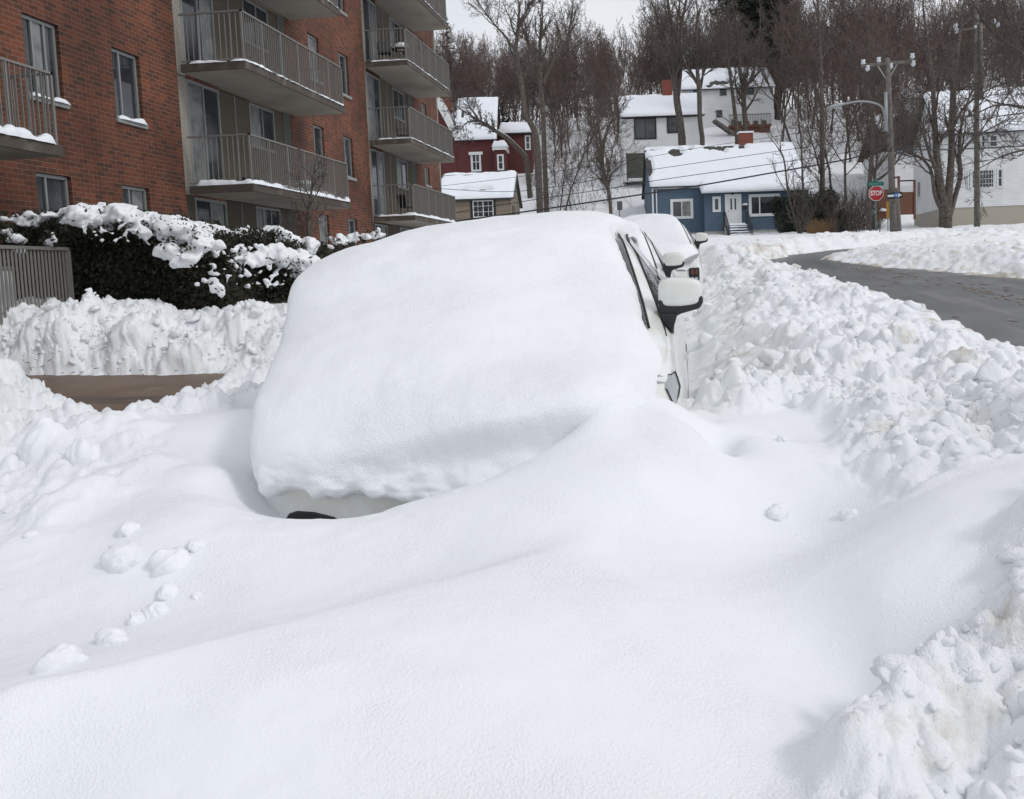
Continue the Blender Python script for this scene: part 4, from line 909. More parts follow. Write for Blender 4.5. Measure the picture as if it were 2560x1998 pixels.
def slab(name, A, B_, C, D_, t, m_, parent):
    P = [np.array(p, float) for p in (A, B_, C, D_)]; N = np.cross(P[1]-P[0], P[3]-P[0]); N /= np.linalg.norm(N); N = N if N[2] > 0 else -N
    V = [p for p in P]+[p-N*t for p in P]; return meshnp(name, V, [(0, 1, 2, 3), (7, 6, 5, 4), (0, 4, 5, 1), (1, 5, 6, 2), (2, 6, 7, 3), (3, 7, 4, 0)], m_, parent, False)
def win(H, x0, y0, x1, y1, yl=0., frame=.07, fm='paint_w', mull=(.5,), trim=.0, bars=None, curtain=None, trimm='paint_w', trans=(), name='window'):
    a = H.rect(x0, y0, x1, y1, yl); u0, u1, v0, v1 = a; w = window(H.root, u0, u1, v0, v1, front(H, yl), frame, mull, fm, (-.035, .0), curtain, bars, name, trans)
    if trim:
        m_ = MB(); y_a, y_b = yl-.05, yl+.0
        m_.box(u0-trim, u0-.001, y_a, y_b, v0-trim, v1+trim); m_.box(u1+.001, u1+trim, y_a, y_b, v0-trim, v1+trim); m_.box(u0-.001, u1+.001, y_a, y_b, v1+.001, v1+trim); m_.box(u0-.001, u1+.001, y_a, y_b, v0-trim, v0-.001)
        m_.build('trim', M[trimm], w)
    return w
def gable(H, x0, x1, y0, y1, zb, ze, zr, wall, roof='shingle', over=.35, th=.16, seed=0, bare=(), side='front', ridge=None, eaves=('front', 'back'), back=True, snow_=True, overx=.2, rm=None):
    """walls with gable ends left and right, ridge parallel to x at y = ridge"""
    r = ridge if ridge is not None else (y0+y1)/2
    m_ = MB(); m_.prism([(y0, zb), (y1, zb), (y1, ze), (r, zr), (y0, ze)], 'x', x0, x1); m_.build('wall', M[wall], H.root)
    sf = (zr-ze)/(r-y0); sb = (zr-ze)/(y1-r); e = .02
    A = (x0-overx, y0-over, ze-sf*over+e); B_ = (x1+overx, y0-over, ze-sf*over+e); C = (x1+overx, r, zr+e); D_ = (x0-overx, r, zr+e)
    A2 = (x0-overx, y1+over, ze-sb*over+e); B2 = (x1+overx, y1+over, ze-sb*over+e)
    up = .10; U = lambda p: (p[0], p[1], p[2]+up)
    rf = slab('roof', U(A), U(B_), U(C), U(D_), .10, M[roof], H.root); slab('roof', U(A2), U(B2), U(C), U(D_), .10, M[roof], H.root)
    U2 = lambda p: (p[0], p[1], p[2]+up+.005)
    if snow_:
        snowslab('roof_snow', U2(A), U2(B_), U2(C), U2(D_), th, rf, seed, bare=bare); snowslab('roof_snow', U2(B2), U2(A2), U2(D_), U2(C), th, rf, seed+9)
    return rf
YA = YAW
def g0(px, py, D): return at(px, py, D)[2]
# ---------------------------------------------------------------- blue bungalow
H = House('blue_house', 1637, 575, 66, YA, 'small blue bungalow with white trimmed windows and a snowy roof at the street end')
zF = H.px(1700, 582)[1]; zb = zF-1.1
xl = H.px(1634, 560)[0]; xm = H.px(1758, 560)[0]; xr = xm+7.4
zeL = H.px(1640, 462)[1]; zR = H.px(1622, 369, 4.9)[1]
gable(H, xl, xr, .0, 9.6, zF, zeL-.1, zR-.2, 'siding_b', th=.20, seed=5, ridge=4.9, over=.30, bare=[(.20, .84, .045, .12), (.30, .92, .02, .05), (.44, .93, .05, .06), (.50, .90, .03, .08), (.56, .95, .05, .05), (.65, .93, .025, .07), (.53, .80, .012, .05), (.05, .93, .06, .04), (.015, .5, .02, .25)])
# right half comes forward under a lower eave
zeR = H.px(1790, 478, -.9)[1]
MB().box(xm, xr-.02, -.9, -.005, zF, zeR+.25).build('wall', M['siding_b'], H.root)
q0 = (xm-.25, -1.45, zeR-.05); q1 = (xr+.2, -1.45, zeR-.05); q2 = (xr+.2, 1.3, zeL+.55); q3 = (xm-.25, 1.3, zeL+.55)
rf = slab('roof', q0, q1, q2, q3, .12, M['paint_w'], H.root); snowslab('roof_snow', *[(a, b, c+.01) for a, b, c in (q0, q1, q2, q3)], .26, rf, 15)
MB().box(xl, xm, .06, 9.5, zb-1, zF).build('foundation', M['found'], H.root); MB().box(xm, xr, -.84, .05, zb-1, zF).build('foundation', M['found'], H.root)
MB().box(xl+.0, xr, -.02, .0, zeL-.32, zeL-.12).build('fascia', M['paint_w'], H.root)
MB().box(xl-.06, xl+.04, -.05, -.0, zF, zeL-.1).build('corner_board', M['paint_w'], H.root)
MB().tube([(xl+.25, -.07, zF+.2), (xl+.25, -.07, zeL-.25)], .045, 8).build('downpipe', M['paint_w'], H.root, True)
MB().box(xl-.02, xl-.001, .5, 9.0, zF, zF+.12).build('skirt_board', M['paint_w'], H.root)
win(H, 1679, 502, 1730, 543, 0, .09, trim=.10, curtain=[(.55, .95)]); win(H, 1784, 495, 1799, 527, -.9, .08, mull=(), trim=.09); win(H, 1875, 490, 1947, 536, -.9, .10, mull=(.33,), trim=.10)
a = H.rect(1816, 490, 1850, 563, -.9)
d_ = MB().box(a[0]+.05, a[1]-.05, -.95, -.905, a[2], a[3]).build('front_door', M['paint_w'], H.root)
for q in (.28, .60): MB().box(a[0]+(a[1]-a[0])*q, a[0]+(a[1]-a[0])*(q+.13), -.965, -.951, a[2]+1.1, a[3]-.2).build('door_glass', M['glass'], d_)
m_ = MB(); m_.box(a[0]-.12, a[0]+.045, -.97, -.901, a[2], a[3]+.1); m_.box(a[1]-.045, a[1]+.12, -.97, -.901, a[2], a[3]+.1); m_.box(a[0]+.045, a[1]-.045, -.97, -.901, a[3], a[3]+.1); m_.build('frame', M['paint_w'], d_)
MB().tube([(a[0]+.14, -.98, a[2]+1.0), (a[0]+.14, -.951, a[2]+1.0)], .04, 10).build('handle', M['steel'], d_)
b = H.rect(1857, 513, 1867, 522, -.9); MB().box(b[0], b[1], -1.05, -.91, b[2], b[3]).build('letter_box', M['black'], H.root, False, .01); o = lumpmesh('letter_box_snow', .22, 33, .4, 2, H.root); o.location = ((b[0]+b[1])/2, -1.0, b[3]+.04)
b = H.rect(1828, 482, 1834, 487, -.9); MB().box(b[0], b[1], -1.0, -.91, b[2], b[3]).build('porch_lamp', M['black'], H.root, False, .01)
# steps and rails
zs = a[2]; m_ = MB(); n = 6
for i in range(n): MB().box(a[0]-.25, a[1]+.35, -2.0-.30*(i+1), -2.0-.30*i, zs-.19*(i+1)-.06, zs-.19*(i+1)).build('step', M['wood'] if i < 0 else M['black'], H.root)
MB().box(a[0]-.25, a[1]+.35, -1.98, -.91, zs-.10, zs-.02).build('landing', M['found'], H.root); MB().box(a[0]-.2, a[1]+.3, -1.9, -.92, zb-1.2, zs-.11).build('landing_base', M['found'], H.root)
snowslab('landing_snow', (a[0]-.25, -2.0, zs-.02), (a[1]+.35, -2.0, zs-.02), (a[1]+.35, -.95, zs-.02), (a[0]-.25, -.95, zs-.02), .10, H.root, 66)
for i in range(n-1): snowslab('step_snow', (a[0]-.22, -2.0-.30*(i+1), zs-.19*(i+1)), (a[1]+.32, -2.0-.30*(i+1), zs-.19*(i+1)), (a[1]+.32, -2.02-.3*i, zs-.19*(i+1)), (a[0]-.22, -2.02-.3*i, zs-.19*(i+1)), .07, H.root, 70+i, edge=.08)
for x in (a[0]-.28, a[1]+.38):
    m_ = MB(); m_.bar((x, -1.0, zs+.9), (x, -2.0, zs+.9), .05); m_.bar((x, -2.0, zs+.9), (x, -3.8, zs-.25), .05)
    for q in np.linspace(0, 1, 9): m_.bar((x, -1.0-2.8*q, zs+(.9 if q < .36 else .9-1.15*(q-.36)/.64)), (x, -1.0-2.8*q, zs-(.1 if q < .36 else 1.2*(q-.36)/.64+.15)), .035)
    m_.build('stair_rail', M['black'], H.root)
b = H.rect(1846, 322, 1885, 350, 5.3); MB().box(b[0], b[0]+1.05, 4.9, 5.7, zR-.6, zR+.85).build('chimney', M['brickred'], H.root); MB().box(b[0]-.05, b[0]+1.1, 4.85, 5.75, zR+.852, zR+.97).build('chimney_cap', M['snow_far'], H.root)
# ---------------------------------------------------------------- pale bungalow above it
H = House('white_bungalow', 1560, 380, 80, YA, 'low white house with dark framed windows on the slope behind the blue house')
x0 = H.px(1557, 330)[0]; x1 = H.px(1757, 330)[0]; ze = H.px(1560, 292)[1]; zr = H.px(1568, 248, 3.9)[1]; zb = ze-5.5
gable(H, x0, x1, 0, 7.8, zb, ze, zr, 'siding_w', th=.22, seed=25, over=.35)
win(H, 1586, 297, 1640, 346, 0, .07, 'black', (.5,), trim=.06, trimm='black'); win(H, 1668, 290, 1694, 331, 0, .07, 'black', (), trim=.05, trimm='black', trans=(.45,))
MB().box(x0-.1, x1+.1, -.03, -.001, ze-.20, ze-.02).build('fascia', M['black'], H.root)
c = H.px(1668, 232, 3.9); MB().box(c[0]-.45, c[0]+.45, 3.5, 4.3, zr-.4, zr+1.5).build('chimney', M['brickred'], H.root)
w = H.rect(1766, 297, 1772, 330, .0)
# ---------------------------------------------------------------- two storey white house at the back
H = House('white_two_storey_house', 1704, 330, 100, YA, 'tall two storey white house with a wooden rear deck, highest on the wooded slope')
x0 = H.px(1706, 250)[0]; x1 = H.px(1934, 250)[0]; ze = H.px(1710, 221)[1]; zr = H.px(1712, 174, 4.3)[1]; zb = ze-9
gable(H, x0, x1, 0, 8.6, zb, ze-.1, zr-.3, 'siding_w', th=.22, seed=35, over=.35, bare=[(.42, .25, .10, .16), (.30, .12, .05, .08)])
for (a, b, c, d) in ((1798, 213, 1817, 240), (1866, 209, 1887, 238), (1732, 221, 1748, 238)): win(H, a, b, c, d, 0, .07, 'trimgrey', (), trim=.05, trans=(.5,))
win(H, 1790, 276, 1806, 294, 0, .08, 'black', (.5,), trim=.05, bars=(2, 2))
win(H, 1826, 297, 1845, 315, 0, .08, 'paint_w', (.5,), trim=.05)
dk = MB(); a = H.rect(1820, 316, 1925, 318, -2.4); dk.box(a[0], a[1], -3.2, -.01, a[3]-.25, a[3]).build('deck', M['fence_br'], H.root)
MB().box(a[0]+.2, a[1]-.1, -3.0, -2.9, a[3]-3.4, a[3]-.26).build('lattice_skirt', M['fence_br'], H.root)
m_ = MB(); m_.box(a[0], a[1], -3.2, -3.12, a[3]+1.0, a[3]+1.08)
for q in np.linspace(a[0], a[1]-.06, 28): m_.box(q, q+.05, -3.18, -3.13, a[3], a[3]+1.0)
m_.build('deck_railing', M['wood'], H.root)
for i, q in enumerate(np.linspace(a[0]+1.2, a[1]-.6, 4)): MB().box(q-.22, q+.22, -2.4, -2.0, a[3], a[3]+.5).build('deck_box', M['amber'] if i == 1 else M['olive'], H.root)
st_a = H.px(1782, 306, -3.2); st_b = H.px(1848, 352, -3.2)
m_ = MB(); m_.bar((st_a[0], -3.6, st_a[1]), (st_b[0], -3.6, st_b[1]), .10, .32); m_.bar((st_a[0], -4.6, st_a[1]), (st_b[0], -4.6, st_b[1]), .10, .32)
m_.bar((st_a[0], -4.6, st_a[1]+.9), (st_b[0], -4.6, st_b[1]+.9), .08, .08)
for q in np.linspace(0, 1, 12): m_.bar((st_a[0]+(st_b[0]-st_a[0])*q, -3.6, st_a[1]+(st_b[1]-st_a[1])*q), (st_a[0]+(st_b[0]-st_a[0])*q, -4.6, st_a[1]+(st_b[1]-st_a[1])*q), .26, .05)
m_.build('deck_stairs', M['wood'], H.root)
# ---------------------------------------------------------------- olive board
H = House('board_fence', 1563, 420, 76, YA, 'plain olive green board screen below the low white house, left of the blue house', 'fence')
a = H.rect(1565, 384, 1618, 426); MB().box(a[0], a[1], -.05, .05, a[2]-.6, a[3]).build('panel', M['olive'], H.root); [MB().box(q, q+.12, -.09, -.051, a[2]-.8, a[3]+.05).build('post', M['olive'], H.root) for q in (a[0], a[1]-.12)]
# ---------------------------------------------------------------- red house
H = House('red_house', 1145, 425, 85, YA, 'dark red house with cream window trim and a steep snowy roof beside the brick block')
x0 = H.px(1144, 380)[0]; x1 = H.px(1238, 380)[0]; ze = H.px(1190, 344)[1]; zr = H.px(1190, 248, 3.4)[1]; zb = ze-5.2
gable(H, x0, x1, 0, 6.8, zb, ze, zr, 'siding_r', th=.16, seed=45, over=.3, bare=[(.15, .6, .05, .1)])
MB().box(x0-4.5, x0-.01, .6, 6.6, zb, ze+.9).build('wall', M['siding_r'], H.root)
a0 = H.px(1092, 238, 0); a1 = H.px(1149, 345, 0)
slab('rake_board', (a1[0], -.35, a1[1]), (a1[0]+.01, 5, a1[1]+.3), (a0[0]+.01, 5, a0[1]+.3), (a0[0], -.35, a0[1]), .45, M['paint_w'], H.root)
MB().prism([(a1[0], a1[1]-.3), (a0[0], a0[1]-.4), (a0[0], zb), (a1[0], zb)], 'y', .1, 5).build('wall', M['siding_r'], H.root)
c = H.px(1118, 250, 4.5); MB().box(c[0]-.4, c[0]+.4, 4.1, 4.9, c[1]-1.2, c[1]+.9).build('chimney', M['brickred'], H.root)
win(H, 1179, 384, 1201, 426, 0, .08, 'paint_w', (.5,), trim=.10, trans=(.5,)); b = H.rect(1172, 381, 1207, 387, 0); MB().box(b[0], b[1], -.16, -.052, b[2], b[3]).build('window_hood', M['paint_w'], H.root)
b0 = H.px(1235, 370, -.8)[0]; b1 = H.px(1262, 370, -.8)[0]; zt = H.px(1250, 375, -.8)[1]
MB().box(b0, b1, -.8, 2, zb, zt).build('bay', M['siding_r'], H.root); MB().box(b0-.15, b1+.15, -.95, 2, zt, zt+.3).build('cornice', M['paint_w'], H.root)
snowslab('roof_snow', (b0-.2, -1, zt+.3), (b1+.2, -1, zt+.3), (b1+.2, 1.6, zt+.5), (b0-.2, 1.6, zt+.5), .45, H.root, 4)
win(H, 1244, 388, 1259, 424, -.8, .08, 'paint_w', (), trim=.06, trans=(.5,))
c1 = H.px(1330, 370, 3.0)[0]; zt = H.px(1290, 333, 3.0)[1]; MB().box(x1, c1, 3.0, 8, zb, zt).build('wing', M['siding_r'], H.root); rf = slab('roof', (x1-.1, 2.7, zt), (c1+.3, 2.7, zt), (c1+.3, 5.5, zt+1.1), (x1-.1, 5.5, zt+1.1), .14, M['shingle'], H.root)
snowslab('roof_snow', (x1, 2.7, zt+.01), (c1+.3, 2.7, zt+.01), (c1+.3, 5.5, zt+1.11), (x1, 5.5, zt+1.11), .35, rf, 49)
win(H, 1313, 340, 1326, 374, 3.0, .08, 'paint_w', (), trim=.05, trans=(.5,))
# ---------------------------------------------------------------- tan garage
H = House('tan_garage', 1143, 545, 60, YA, 'tan board sided garage with a dark framed double window and a patchy snowy roof')
x0 = H.px(1095, 520)[0]; x1 = H.px(1277, 520)[0]; ze = H.px(1200, 497)[1]; zr = H.px(1285, 428, 4.2)[1]; zb = ze-3.6
gable(H, x0, x1, 0, 8.4, zb, ze, zr-.25, 'siding_t', th=.20, seed=55, over=.28, overx=.22, bare=[(.50, .30, .16, .05), (.35, .34, .12, .04), (.64, .22, .08, .04), (.3, .97, .45, .10), (.6, .99, .3, .05)])
win(H, 1181, 502, 1235, 543, 0, .07, 'paint_w', (.5,), trim=.14, trimm='black', bars=(4, 3))
m_ = MB(); m_.quad((x1+.24, -.3, ze-.25), (x1+.24, 4.2, zr-.28), (x1+.24, 4.2, zr-.03), (x1+.24, -.3, ze+.02)); m_.build('rake_board', M['olive'], H.root)
MB().box(x1+.002, x1+.05, 1.2, 1.5, zb, ze-.4).build('corner_post', M['olive'], H.root); MB().box(x1+.002, x1+.05, 2.6, 2.9, zb, ze-.3).build('corner_post', M['olive'], H.root)
MB().box(x0, x1+.05, -.03, -.001, ze-.18, ze-.02).build('fascia', M['olive'], H.root)
# small snow capped canopy in front of the garage
g = at(1212, 552, 42); t = empty('canopy', g, YA, 0, 'peaked snow covered canopy top showing just above the snow mound below the garage', 'canopy')
MB().prism([(-.65, -.35), (0, .08), (.65, -.35), (.6, -.42), (0, .0), (-.6, -.42)], 'y', 0, 1.6).build('roof', M['shingle'], t)
for s in (-1, 1): snowslab('snow_cap', (s*.70, -.05, -.34), (s*.70, 1.65, -.34), (0, 1.65, .10), (0, -.05, .10), .09, t, 60)
for x in (-.58, .58):
    for y in (.05, 1.55): MB().box(x-.03, x+.03, y-.03, y+.03, -2.2, -.42).build('post', M['steel'], t)
# ---------------------------------------------------------------- white house on the right (faces the street squarely)
H = House('white_corner_house', 2357, 520, 58, 0., 'large white sided house with a wide picture window, right of the multi-stemmed tree')
ze = H.px(2357, 330)[1]; zb = H.px(2357, 521)[1]; zr = ze+2.9
gable(H, 0, 13, 0, 7.8, zb, ze, zr, 'siding_w', th=.22, seed=65, over=.4, overx=.3)
MB().box(.02, 12.9, .05, 7.7, zb-1.2, zb).build('foundation', mat('beige_foundation', (.40, .37, .31), .9), H.root)
win(H, 2428, 425, 2486, 470, 0, .08, 'paint_w', (), trim=.08, bars=(8, 4)); win(H, 2494, 423, 2506, 467, 0, .06, 'paint_w', (), trim=.05, trans=(.5,)); win(H, 2429-8, 427, 2436-8, 470, 0, .05, 'paint_w', (), trim=.05)
win(H, 2453, 339, 2463, 369, 0, .05, 'paint_w', (), trim=.05, trans=(.5,)); win(H, 2473, 338, 2494, 368, 0, .07, 'paint_w', (), trim=.05, trans=(.5,))
MB().box(5.4, 5.5, -.05, -.001, zb, ze-.3).build('downpipe', M['paint_w'], H.root); MB().box(-.05, .08, -.04, -.001, zb, ze).build('corner_board', M['paint_w'], H.root)
# side window on the gable wall (plane x = 0)
p0 = C_+ray(2298, 460)*((H.o[0]-0)/ray(2298, 460)[0]); yl = p0[1]-H.o[1]
w = window(H.root, yl-.45, yl+.45, p0[2]-1.0, p0[2]+.2, lambda u, v, d: (-.002+d, u, v), .08, (), 'paint_w', (-.03, .0)); 
c = H.px(2300, 300, 4); 
# ---------------------------------------------------------------- house with the dark brown roof
H = House('brown_roofed_house', 2240, 376, 74, YA, 'house whose steep dark brown roof shows bare beside the white corner house')
a = H.px(2225, 372); b = H.px(2290, 372); r0 = H.px(2250, 300, 3.6); r1 = H.px(2312, 283, 3.6)
MB().box(a[0]+.3, b[0]+2.5, .3, 8, a[1]-5.5, a[1]+.1).build('wall', M['siding_w'], H.root)
brn = mat('brown_shingle', (.062, .050, .045), .95, noise=(7, (.10, .082, .072), .4, .7), bump=(20, .5, .02))
slab('roof', (a[0]-.2, -.2, a[1]), (b[0]+3, -.2, a[1]), (b[0]+3, 4, r1[1]), (a[0]-.2, 4, r1[1]-.1), .15, brn, H.root); slab('roof', (a[0]-.2, 8.3, a[1]), (b[0]+3, 8.3, a[1]), (b[0]+3, 4, r1[1]), (a[0]-.2, 4, r1[1]-.1), .15, brn, H.root)
snowslab('roof_snow', (a[0]-.25, 1.5, a[1]+1.6), (a[0]+.35, 1.5, a[1]+1.6), (a[0]+1.8, 4, r1[1]), (a[0]-.25, 4, r1[1]-.05), .2, H.root, 8)
# far roofs in the wood on the right
for (px, py, w_, D, lab) in ((2330, 232, 130, 105, 'low white roofed house half hidden in the wood, left of the twin utility pole'), (2475, 218, 90, 110, 'far house with a red brick wall and snowy roof, right of the twin utility pole')):
    H = House('hillside_house', px, py+40, D, YA, lab); x0 = H.px(px-w_/2, py)[0]; x1 = H.px(px+w_/2, py)[0]; z = H.px(px, py+12)[1]
    gable(H, x0, x1, 0, 8, z-4, z, z+1.7, 'siding_w' if px < 2400 else 'brickred', th=.25, seed=int(px), bare=[(.3, .5, .1, .2)])
    for q in (.3, .65): win(H, px-w_/2+w_*q, py+22, px-w_/2+w_*q+12, py+38, 0, .07, 'black', (), trim=.04)
# ---------------------------------------------------------------- brown fence with gate
H = House('wooden_fence', 2195, 535, 56, YA, 'reddish brown board fence with a lattice gate beside the white corner house', 'fence')
a = H.px(2196, 535); b = H.px(2245, 530); zt = H.px(2220, 474)[1]; c = H.px(2284, 525); zt2 = H.px(2260, 463)[1]
MB().box(a[0], b[0], 0, .05, a[1]-.3, zt).build('panel', M['fence_br'], H.root)
MB().box(b[0]+.12, c[0], 0, .05, a[1]-.1, zt2-.42).build('gate', M['fence_br'], H.root)
m_ = MB(); 
for q in np.linspace(b[0]+.2, c[0]-.08, 12): m_.box(q, q+.03, .0, .03, zt2-.415, zt2-.05)
for q in (zt2-.30, zt2-.18): m_.box(b[0]+.14, c[0], .031, .05, q, q+.03)
m_.build('lattice', M['paint_w'], H.root)
[MB().box(q-.06, q+.06, -.04, .09, a[1]-.4, z).build('post', M['fence_br'], H.root) for q, z in ((a[0], zt+.1), (b[0]+.06, zt2+.55), (c[0]+.07, zt2+.3))]
MB().box(a[0]+.7, b[0]+.1, -.05, .08, zt2+.42, zt2+.53).build('arbour_beam', M['fence_br'], H.root); MB().box(b[0]+.13, c[0]+.1, -.02, .06, zt2+.22, zt2+.30).build('gate_bar', M['black'], H.root)
for (u0, u1, zz) in ((a[0], b[0], a[1]+.15),): snowstrip([(u0, -.2, zz), (u1, -.2, zz)], .16, .14, 'rail_snow', H.root, 5)
# ================================================================== VEGETATION
def norm(v): return v/(np.linalg.norm(v)+1e-9)
def segmesh(name, S_, k, m_, parent):
    """S_ rows: x0 y0 z0 r0 x1 y1 z1 r1 -> little tapered tubes, one mesh"""
    S_ = np.asarray(S_, float)
    if len(S_) == 0: return None
    p = S_[:, :3]; q = S_[:, 4:7]; d = q-p; d /= np.linalg.norm(d, axis=1)[:, None]+1e-9
    up = np.where(np.abs(d[:, 2:3]) > .9, np.array([[1., 0, 0]]), np.array([[0, 0, 1.]])); a = np.cross(d, up); a /= np.linalg.norm(a, axis=1)[:, None]+1e-9; b = np.cross(a, d)
    n = len(S_); V = np.zeros((n, 2, k, 3))
    for j in range(k):
        t = 2*pi*j/k; o = a*cos(t)+b*sin(t); V[:, 0, j] = p+o*S_[:, 3:4]; V[:, 1, j] = q+o*S_[:, 7:8]
    base = (np.arange(n)*2*k)[:, None]; F = []
    for j in range(k): F.append(np.concatenate([base+j, base+k+j, base+k+(j+1) % k, base+(j+1) % k], 1))
    return meshnp(name, V.reshape(-1, 3), np.concatenate(F), m_, parent, k > 4)
class TreeGen:
    def __init__(s, seed, kids=(11, 6, 5, 3), ratio=(.55, .5, .5, .5), ang=(.75, .8, .8, .8), up=.10, wander=.13, rtwig=.008, start=(.3, .2, .15, .1), levels=4):
        s.rng = np.random.RandomState(seed); s.kids = kids; s.ratio = ratio; s.ang = ang; s.up = up; s.w = wander; s.rt = rtwig; s.start = start; s.levels = levels; s.T = []; s.C = []
    def branch(s, p, d, L, r, lv):
        n = (10, 6, 4, 3, 2)[min(lv, 4)]; pts = [np.array(p, float)]; dirs = []
        d = norm(np.array(d, float))
        for i in range(n):
            d = norm(d+s.rng.normal(size=3)*s.w*(1+.5*lv)*.8+np.array([0, 0, s.up*(1 if lv else .3)])); dirs.append(d); pts.append(pts[-1]+d*L/n)
        s.along(pts, dirs, L, r, lv)
    def along(s, pts, dirs, L, r, lv, lo=None):
        n = len(pts)-1; out = s.T if lv <= 1 else s.C; rr = lambda t: max(s.rt, r*(1-t)**.8+r*.12*t)
        for i in range(n): out.append((*pts[i], rr(i/n), *pts[i+1], rr((i+1)/n)))
        if lv >= s.levels: return
        k = s.kids[lv]; k = max(1, int(round(k*s.rng.uniform(.75, 1.25)))); s0 = s.start[lv] if lo is None else lo
        phi = s.rng.rand()*6.3
        for j in range(k):
            t = s0+(1-s0)*(j+s.rng.rand()*.8)/k; t = min(t, .985); f = t*n; i = int(f); p = pts[i]+(pts[i+1]-pts[i])*(f-i); d = dirs[i]
            phi += 2.4+s.rng.normal()*.4; u = np.cross(d, [0, 0, 1.]) if abs(d[2]) < .95 else np.array([1., 0, 0]); u = norm(u); v = np.cross(d, u)
            an = s.ang[lv]*s.rng.uniform(.6, 1.25)*(1.15-.4*t); dd = norm(d*cos(an)+(u*cos(phi)+v*sin(phi))*sin(an))
            Lc = L*s.ratio[lv]*s.rng.uniform(.65, 1.2)*(1.15-.55*t if lv == 0 else 1-.35*t)
            s.branch(p, dd, Lc, max(s.rt, min(rr(t)*.7, r*(.42 if lv == 0 else .5))), lv+1)
def maketree(name, gen, label, loc, group=None, bark='bark', twig='twig', k0=8, k1=3, cat='tree', rz=0):
    root = empty(name, loc, rz, 0, label, cat, group)
    segmesh('trunk', gen.T, k0, M[bark], root); segmesh('crown', gen.C, k1, M[twig], root)
    return root
def copytree(src, loc, rz, sc, label=None, group=None):
    r = src.copy(); COL.objects.link(r); r.location = [float(v) for v in loc]; r.rotation_euler = (0, 0, rz); r.scale = (sc[0], sc[0], sc[1])
    if label: r['label'] = label
    if group: r['group'] = group
    for ch in list(src.children):
        c = ch.copy(); COL.objects.link(c); c.parent = r
    return r
def onground(px, py, lo=8, hi=160):
    r = ray(px, py); last = lo
    for D in np.arange(lo, hi, .5):
        p = C_+r*D
        if p[2] < gnd(p[0], p[1])+.2: return p, D
    return p, D
# ---- singled out trees; trunks follow the forms seen in the photo, at their own distance
def pathtree(label, D, limbs, seed, kids=(9, 6, 5, 3), ratio=.45, rt=.010, bark='bark', name='bare_tree', up=.12, levels=4, k0=8, lo=.35, jit=.5, Lc=None, twig='twig', yoff=None):
    base = at(limbs[0][0][0], limbs[0][0][1], D); zg = gnd(base[0], base[1]); b0 = np.array([base[0], base[1], min(base[2], zg+.2)-.5])
    g = TreeGen(seed, kids, (ratio, .5, .5, .5), (.8, .8, .8, .8), up, .14, rt, levels=levels); rng = np.random.RandomState(seed)
    for li, lm in enumerate(limbs):
        P = [at(x, y, D+(0 if (li == 0 or i == 0) else (rng.rand()-.5)*jit*i)) for i, (x, y, w) in enumerate(lm)]
        rad = [w/2300*D/2 for x, y, w in lm]
        C = catmull(P, 5)-b0; R = np.interp(np.linspace(0, 1, len(C)), np.linspace(0, 1, len(rad)), rad)
        if li == 0: C[0] = (C[0][0], C[0][1], 0.)
        dirs = [norm(C[i+1]-C[i]) for i in range(len(C)-1)]; L = sum(np.linalg.norm(C[i+1]-C[i]) for i in range(len(C)-1))
        n = len(C)-1
        for i in range(n): g.T.append((*C[i], R[i], *C[i+1], R[i+1]))
        k = g.kids[0]; phi = rng.rand()*6
        for j in range(k):
            t = lo+(1-lo)*(j+rng.rand()*.8)/k; t = min(t, .985); f = t*n; i = int(f); p = C[i]+(C[i+1]-C[i])*(f-i); d = dirs[i]; phi += 2.4
            u = norm(np.cross(d, [0, 1., 0])); v = np.cross(d, u); an = .8*rng.uniform(.6, 1.2); dd = norm(d*cos(an)+(u*cos(phi)+v*sin(phi))*sin(an)+np.array([0, 0, .15]))
            g.branch(p, dd, (Lc or L*ratio)*rng.uniform(.6, 1.2)*(1.2-.5*t), R[i]*.55, 1)
        g.branch(C[-1], dirs[-1], (Lc or L*ratio)*.8, R[-1]*.9, 1)
    return maketree(name, g, label, b0, None, bark, twig, k0)
pathtree('tall crooked bare tree bending left above the fallen trunk, beside the red house', 72, [[(1347, 440, 18), (1340, 345, 16), (1325, 305, 15), (1312, 290, 14), (1308, 240, 12), (1298, 175, 11), (1290, 130, 10), (1294, 80, 8), (1297, 40, 6)], [(1290, 130, 8), (1262, 90, 6), (1235, 60, 4), (1205, 20, 3)], [(1296, 60, 7), (1312, 35, 5), (1325, 10, 4)]], 1, lo=.5, Lc=3.4)
pathtree('broad bare tree with a fan-shaped crown right of the crooked tree', 76, [[(1362, 420, 13), (1358, 300, 12), (1352, 200, 10), (1350, 120, 9), (1352, 70, 6)], [(1356, 210, 10), (1385, 150, 8), (1415, 105, 6), (1428, 55, 4)], [(1354, 180, 9), (1325, 120, 6), (1312, 85, 4)]], 2, lo=.5, Lc=3.6)
pathtree('slim forked bare tree on the snowy slope left of the olive board screen', 62, [[(1528, 532, 9), (1520, 470, 9), (1503, 410, 8)], [(1503, 410, 7), (1500, 340, 6), (1488, 270, 4), (1480, 220, 3)], [(1503, 412, 7), (1515, 340, 6), (1540, 270, 5), (1552, 190, 3)]], 3, lo=.3, Lc=2.2)
pathtree('thickest double-stemmed bare tree standing in front of the low white house', 74, [[(1706, 358, 20), (1700, 300, 17), (1692, 250, 17), (1686, 160, 12), (1684, 90, 9), (1672, 20, 7), (1665, -40, 4)], [(1694, 240, 13), (1702, 160, 10), (1700, 90, 8), (1712, 20, 6), (1722, -40, 4)], [(1690, 240, 9), (1672, 160, 7), (1652, 100, 5), (1640, 30, 4)]], 4, lo=.4, Lc=4)
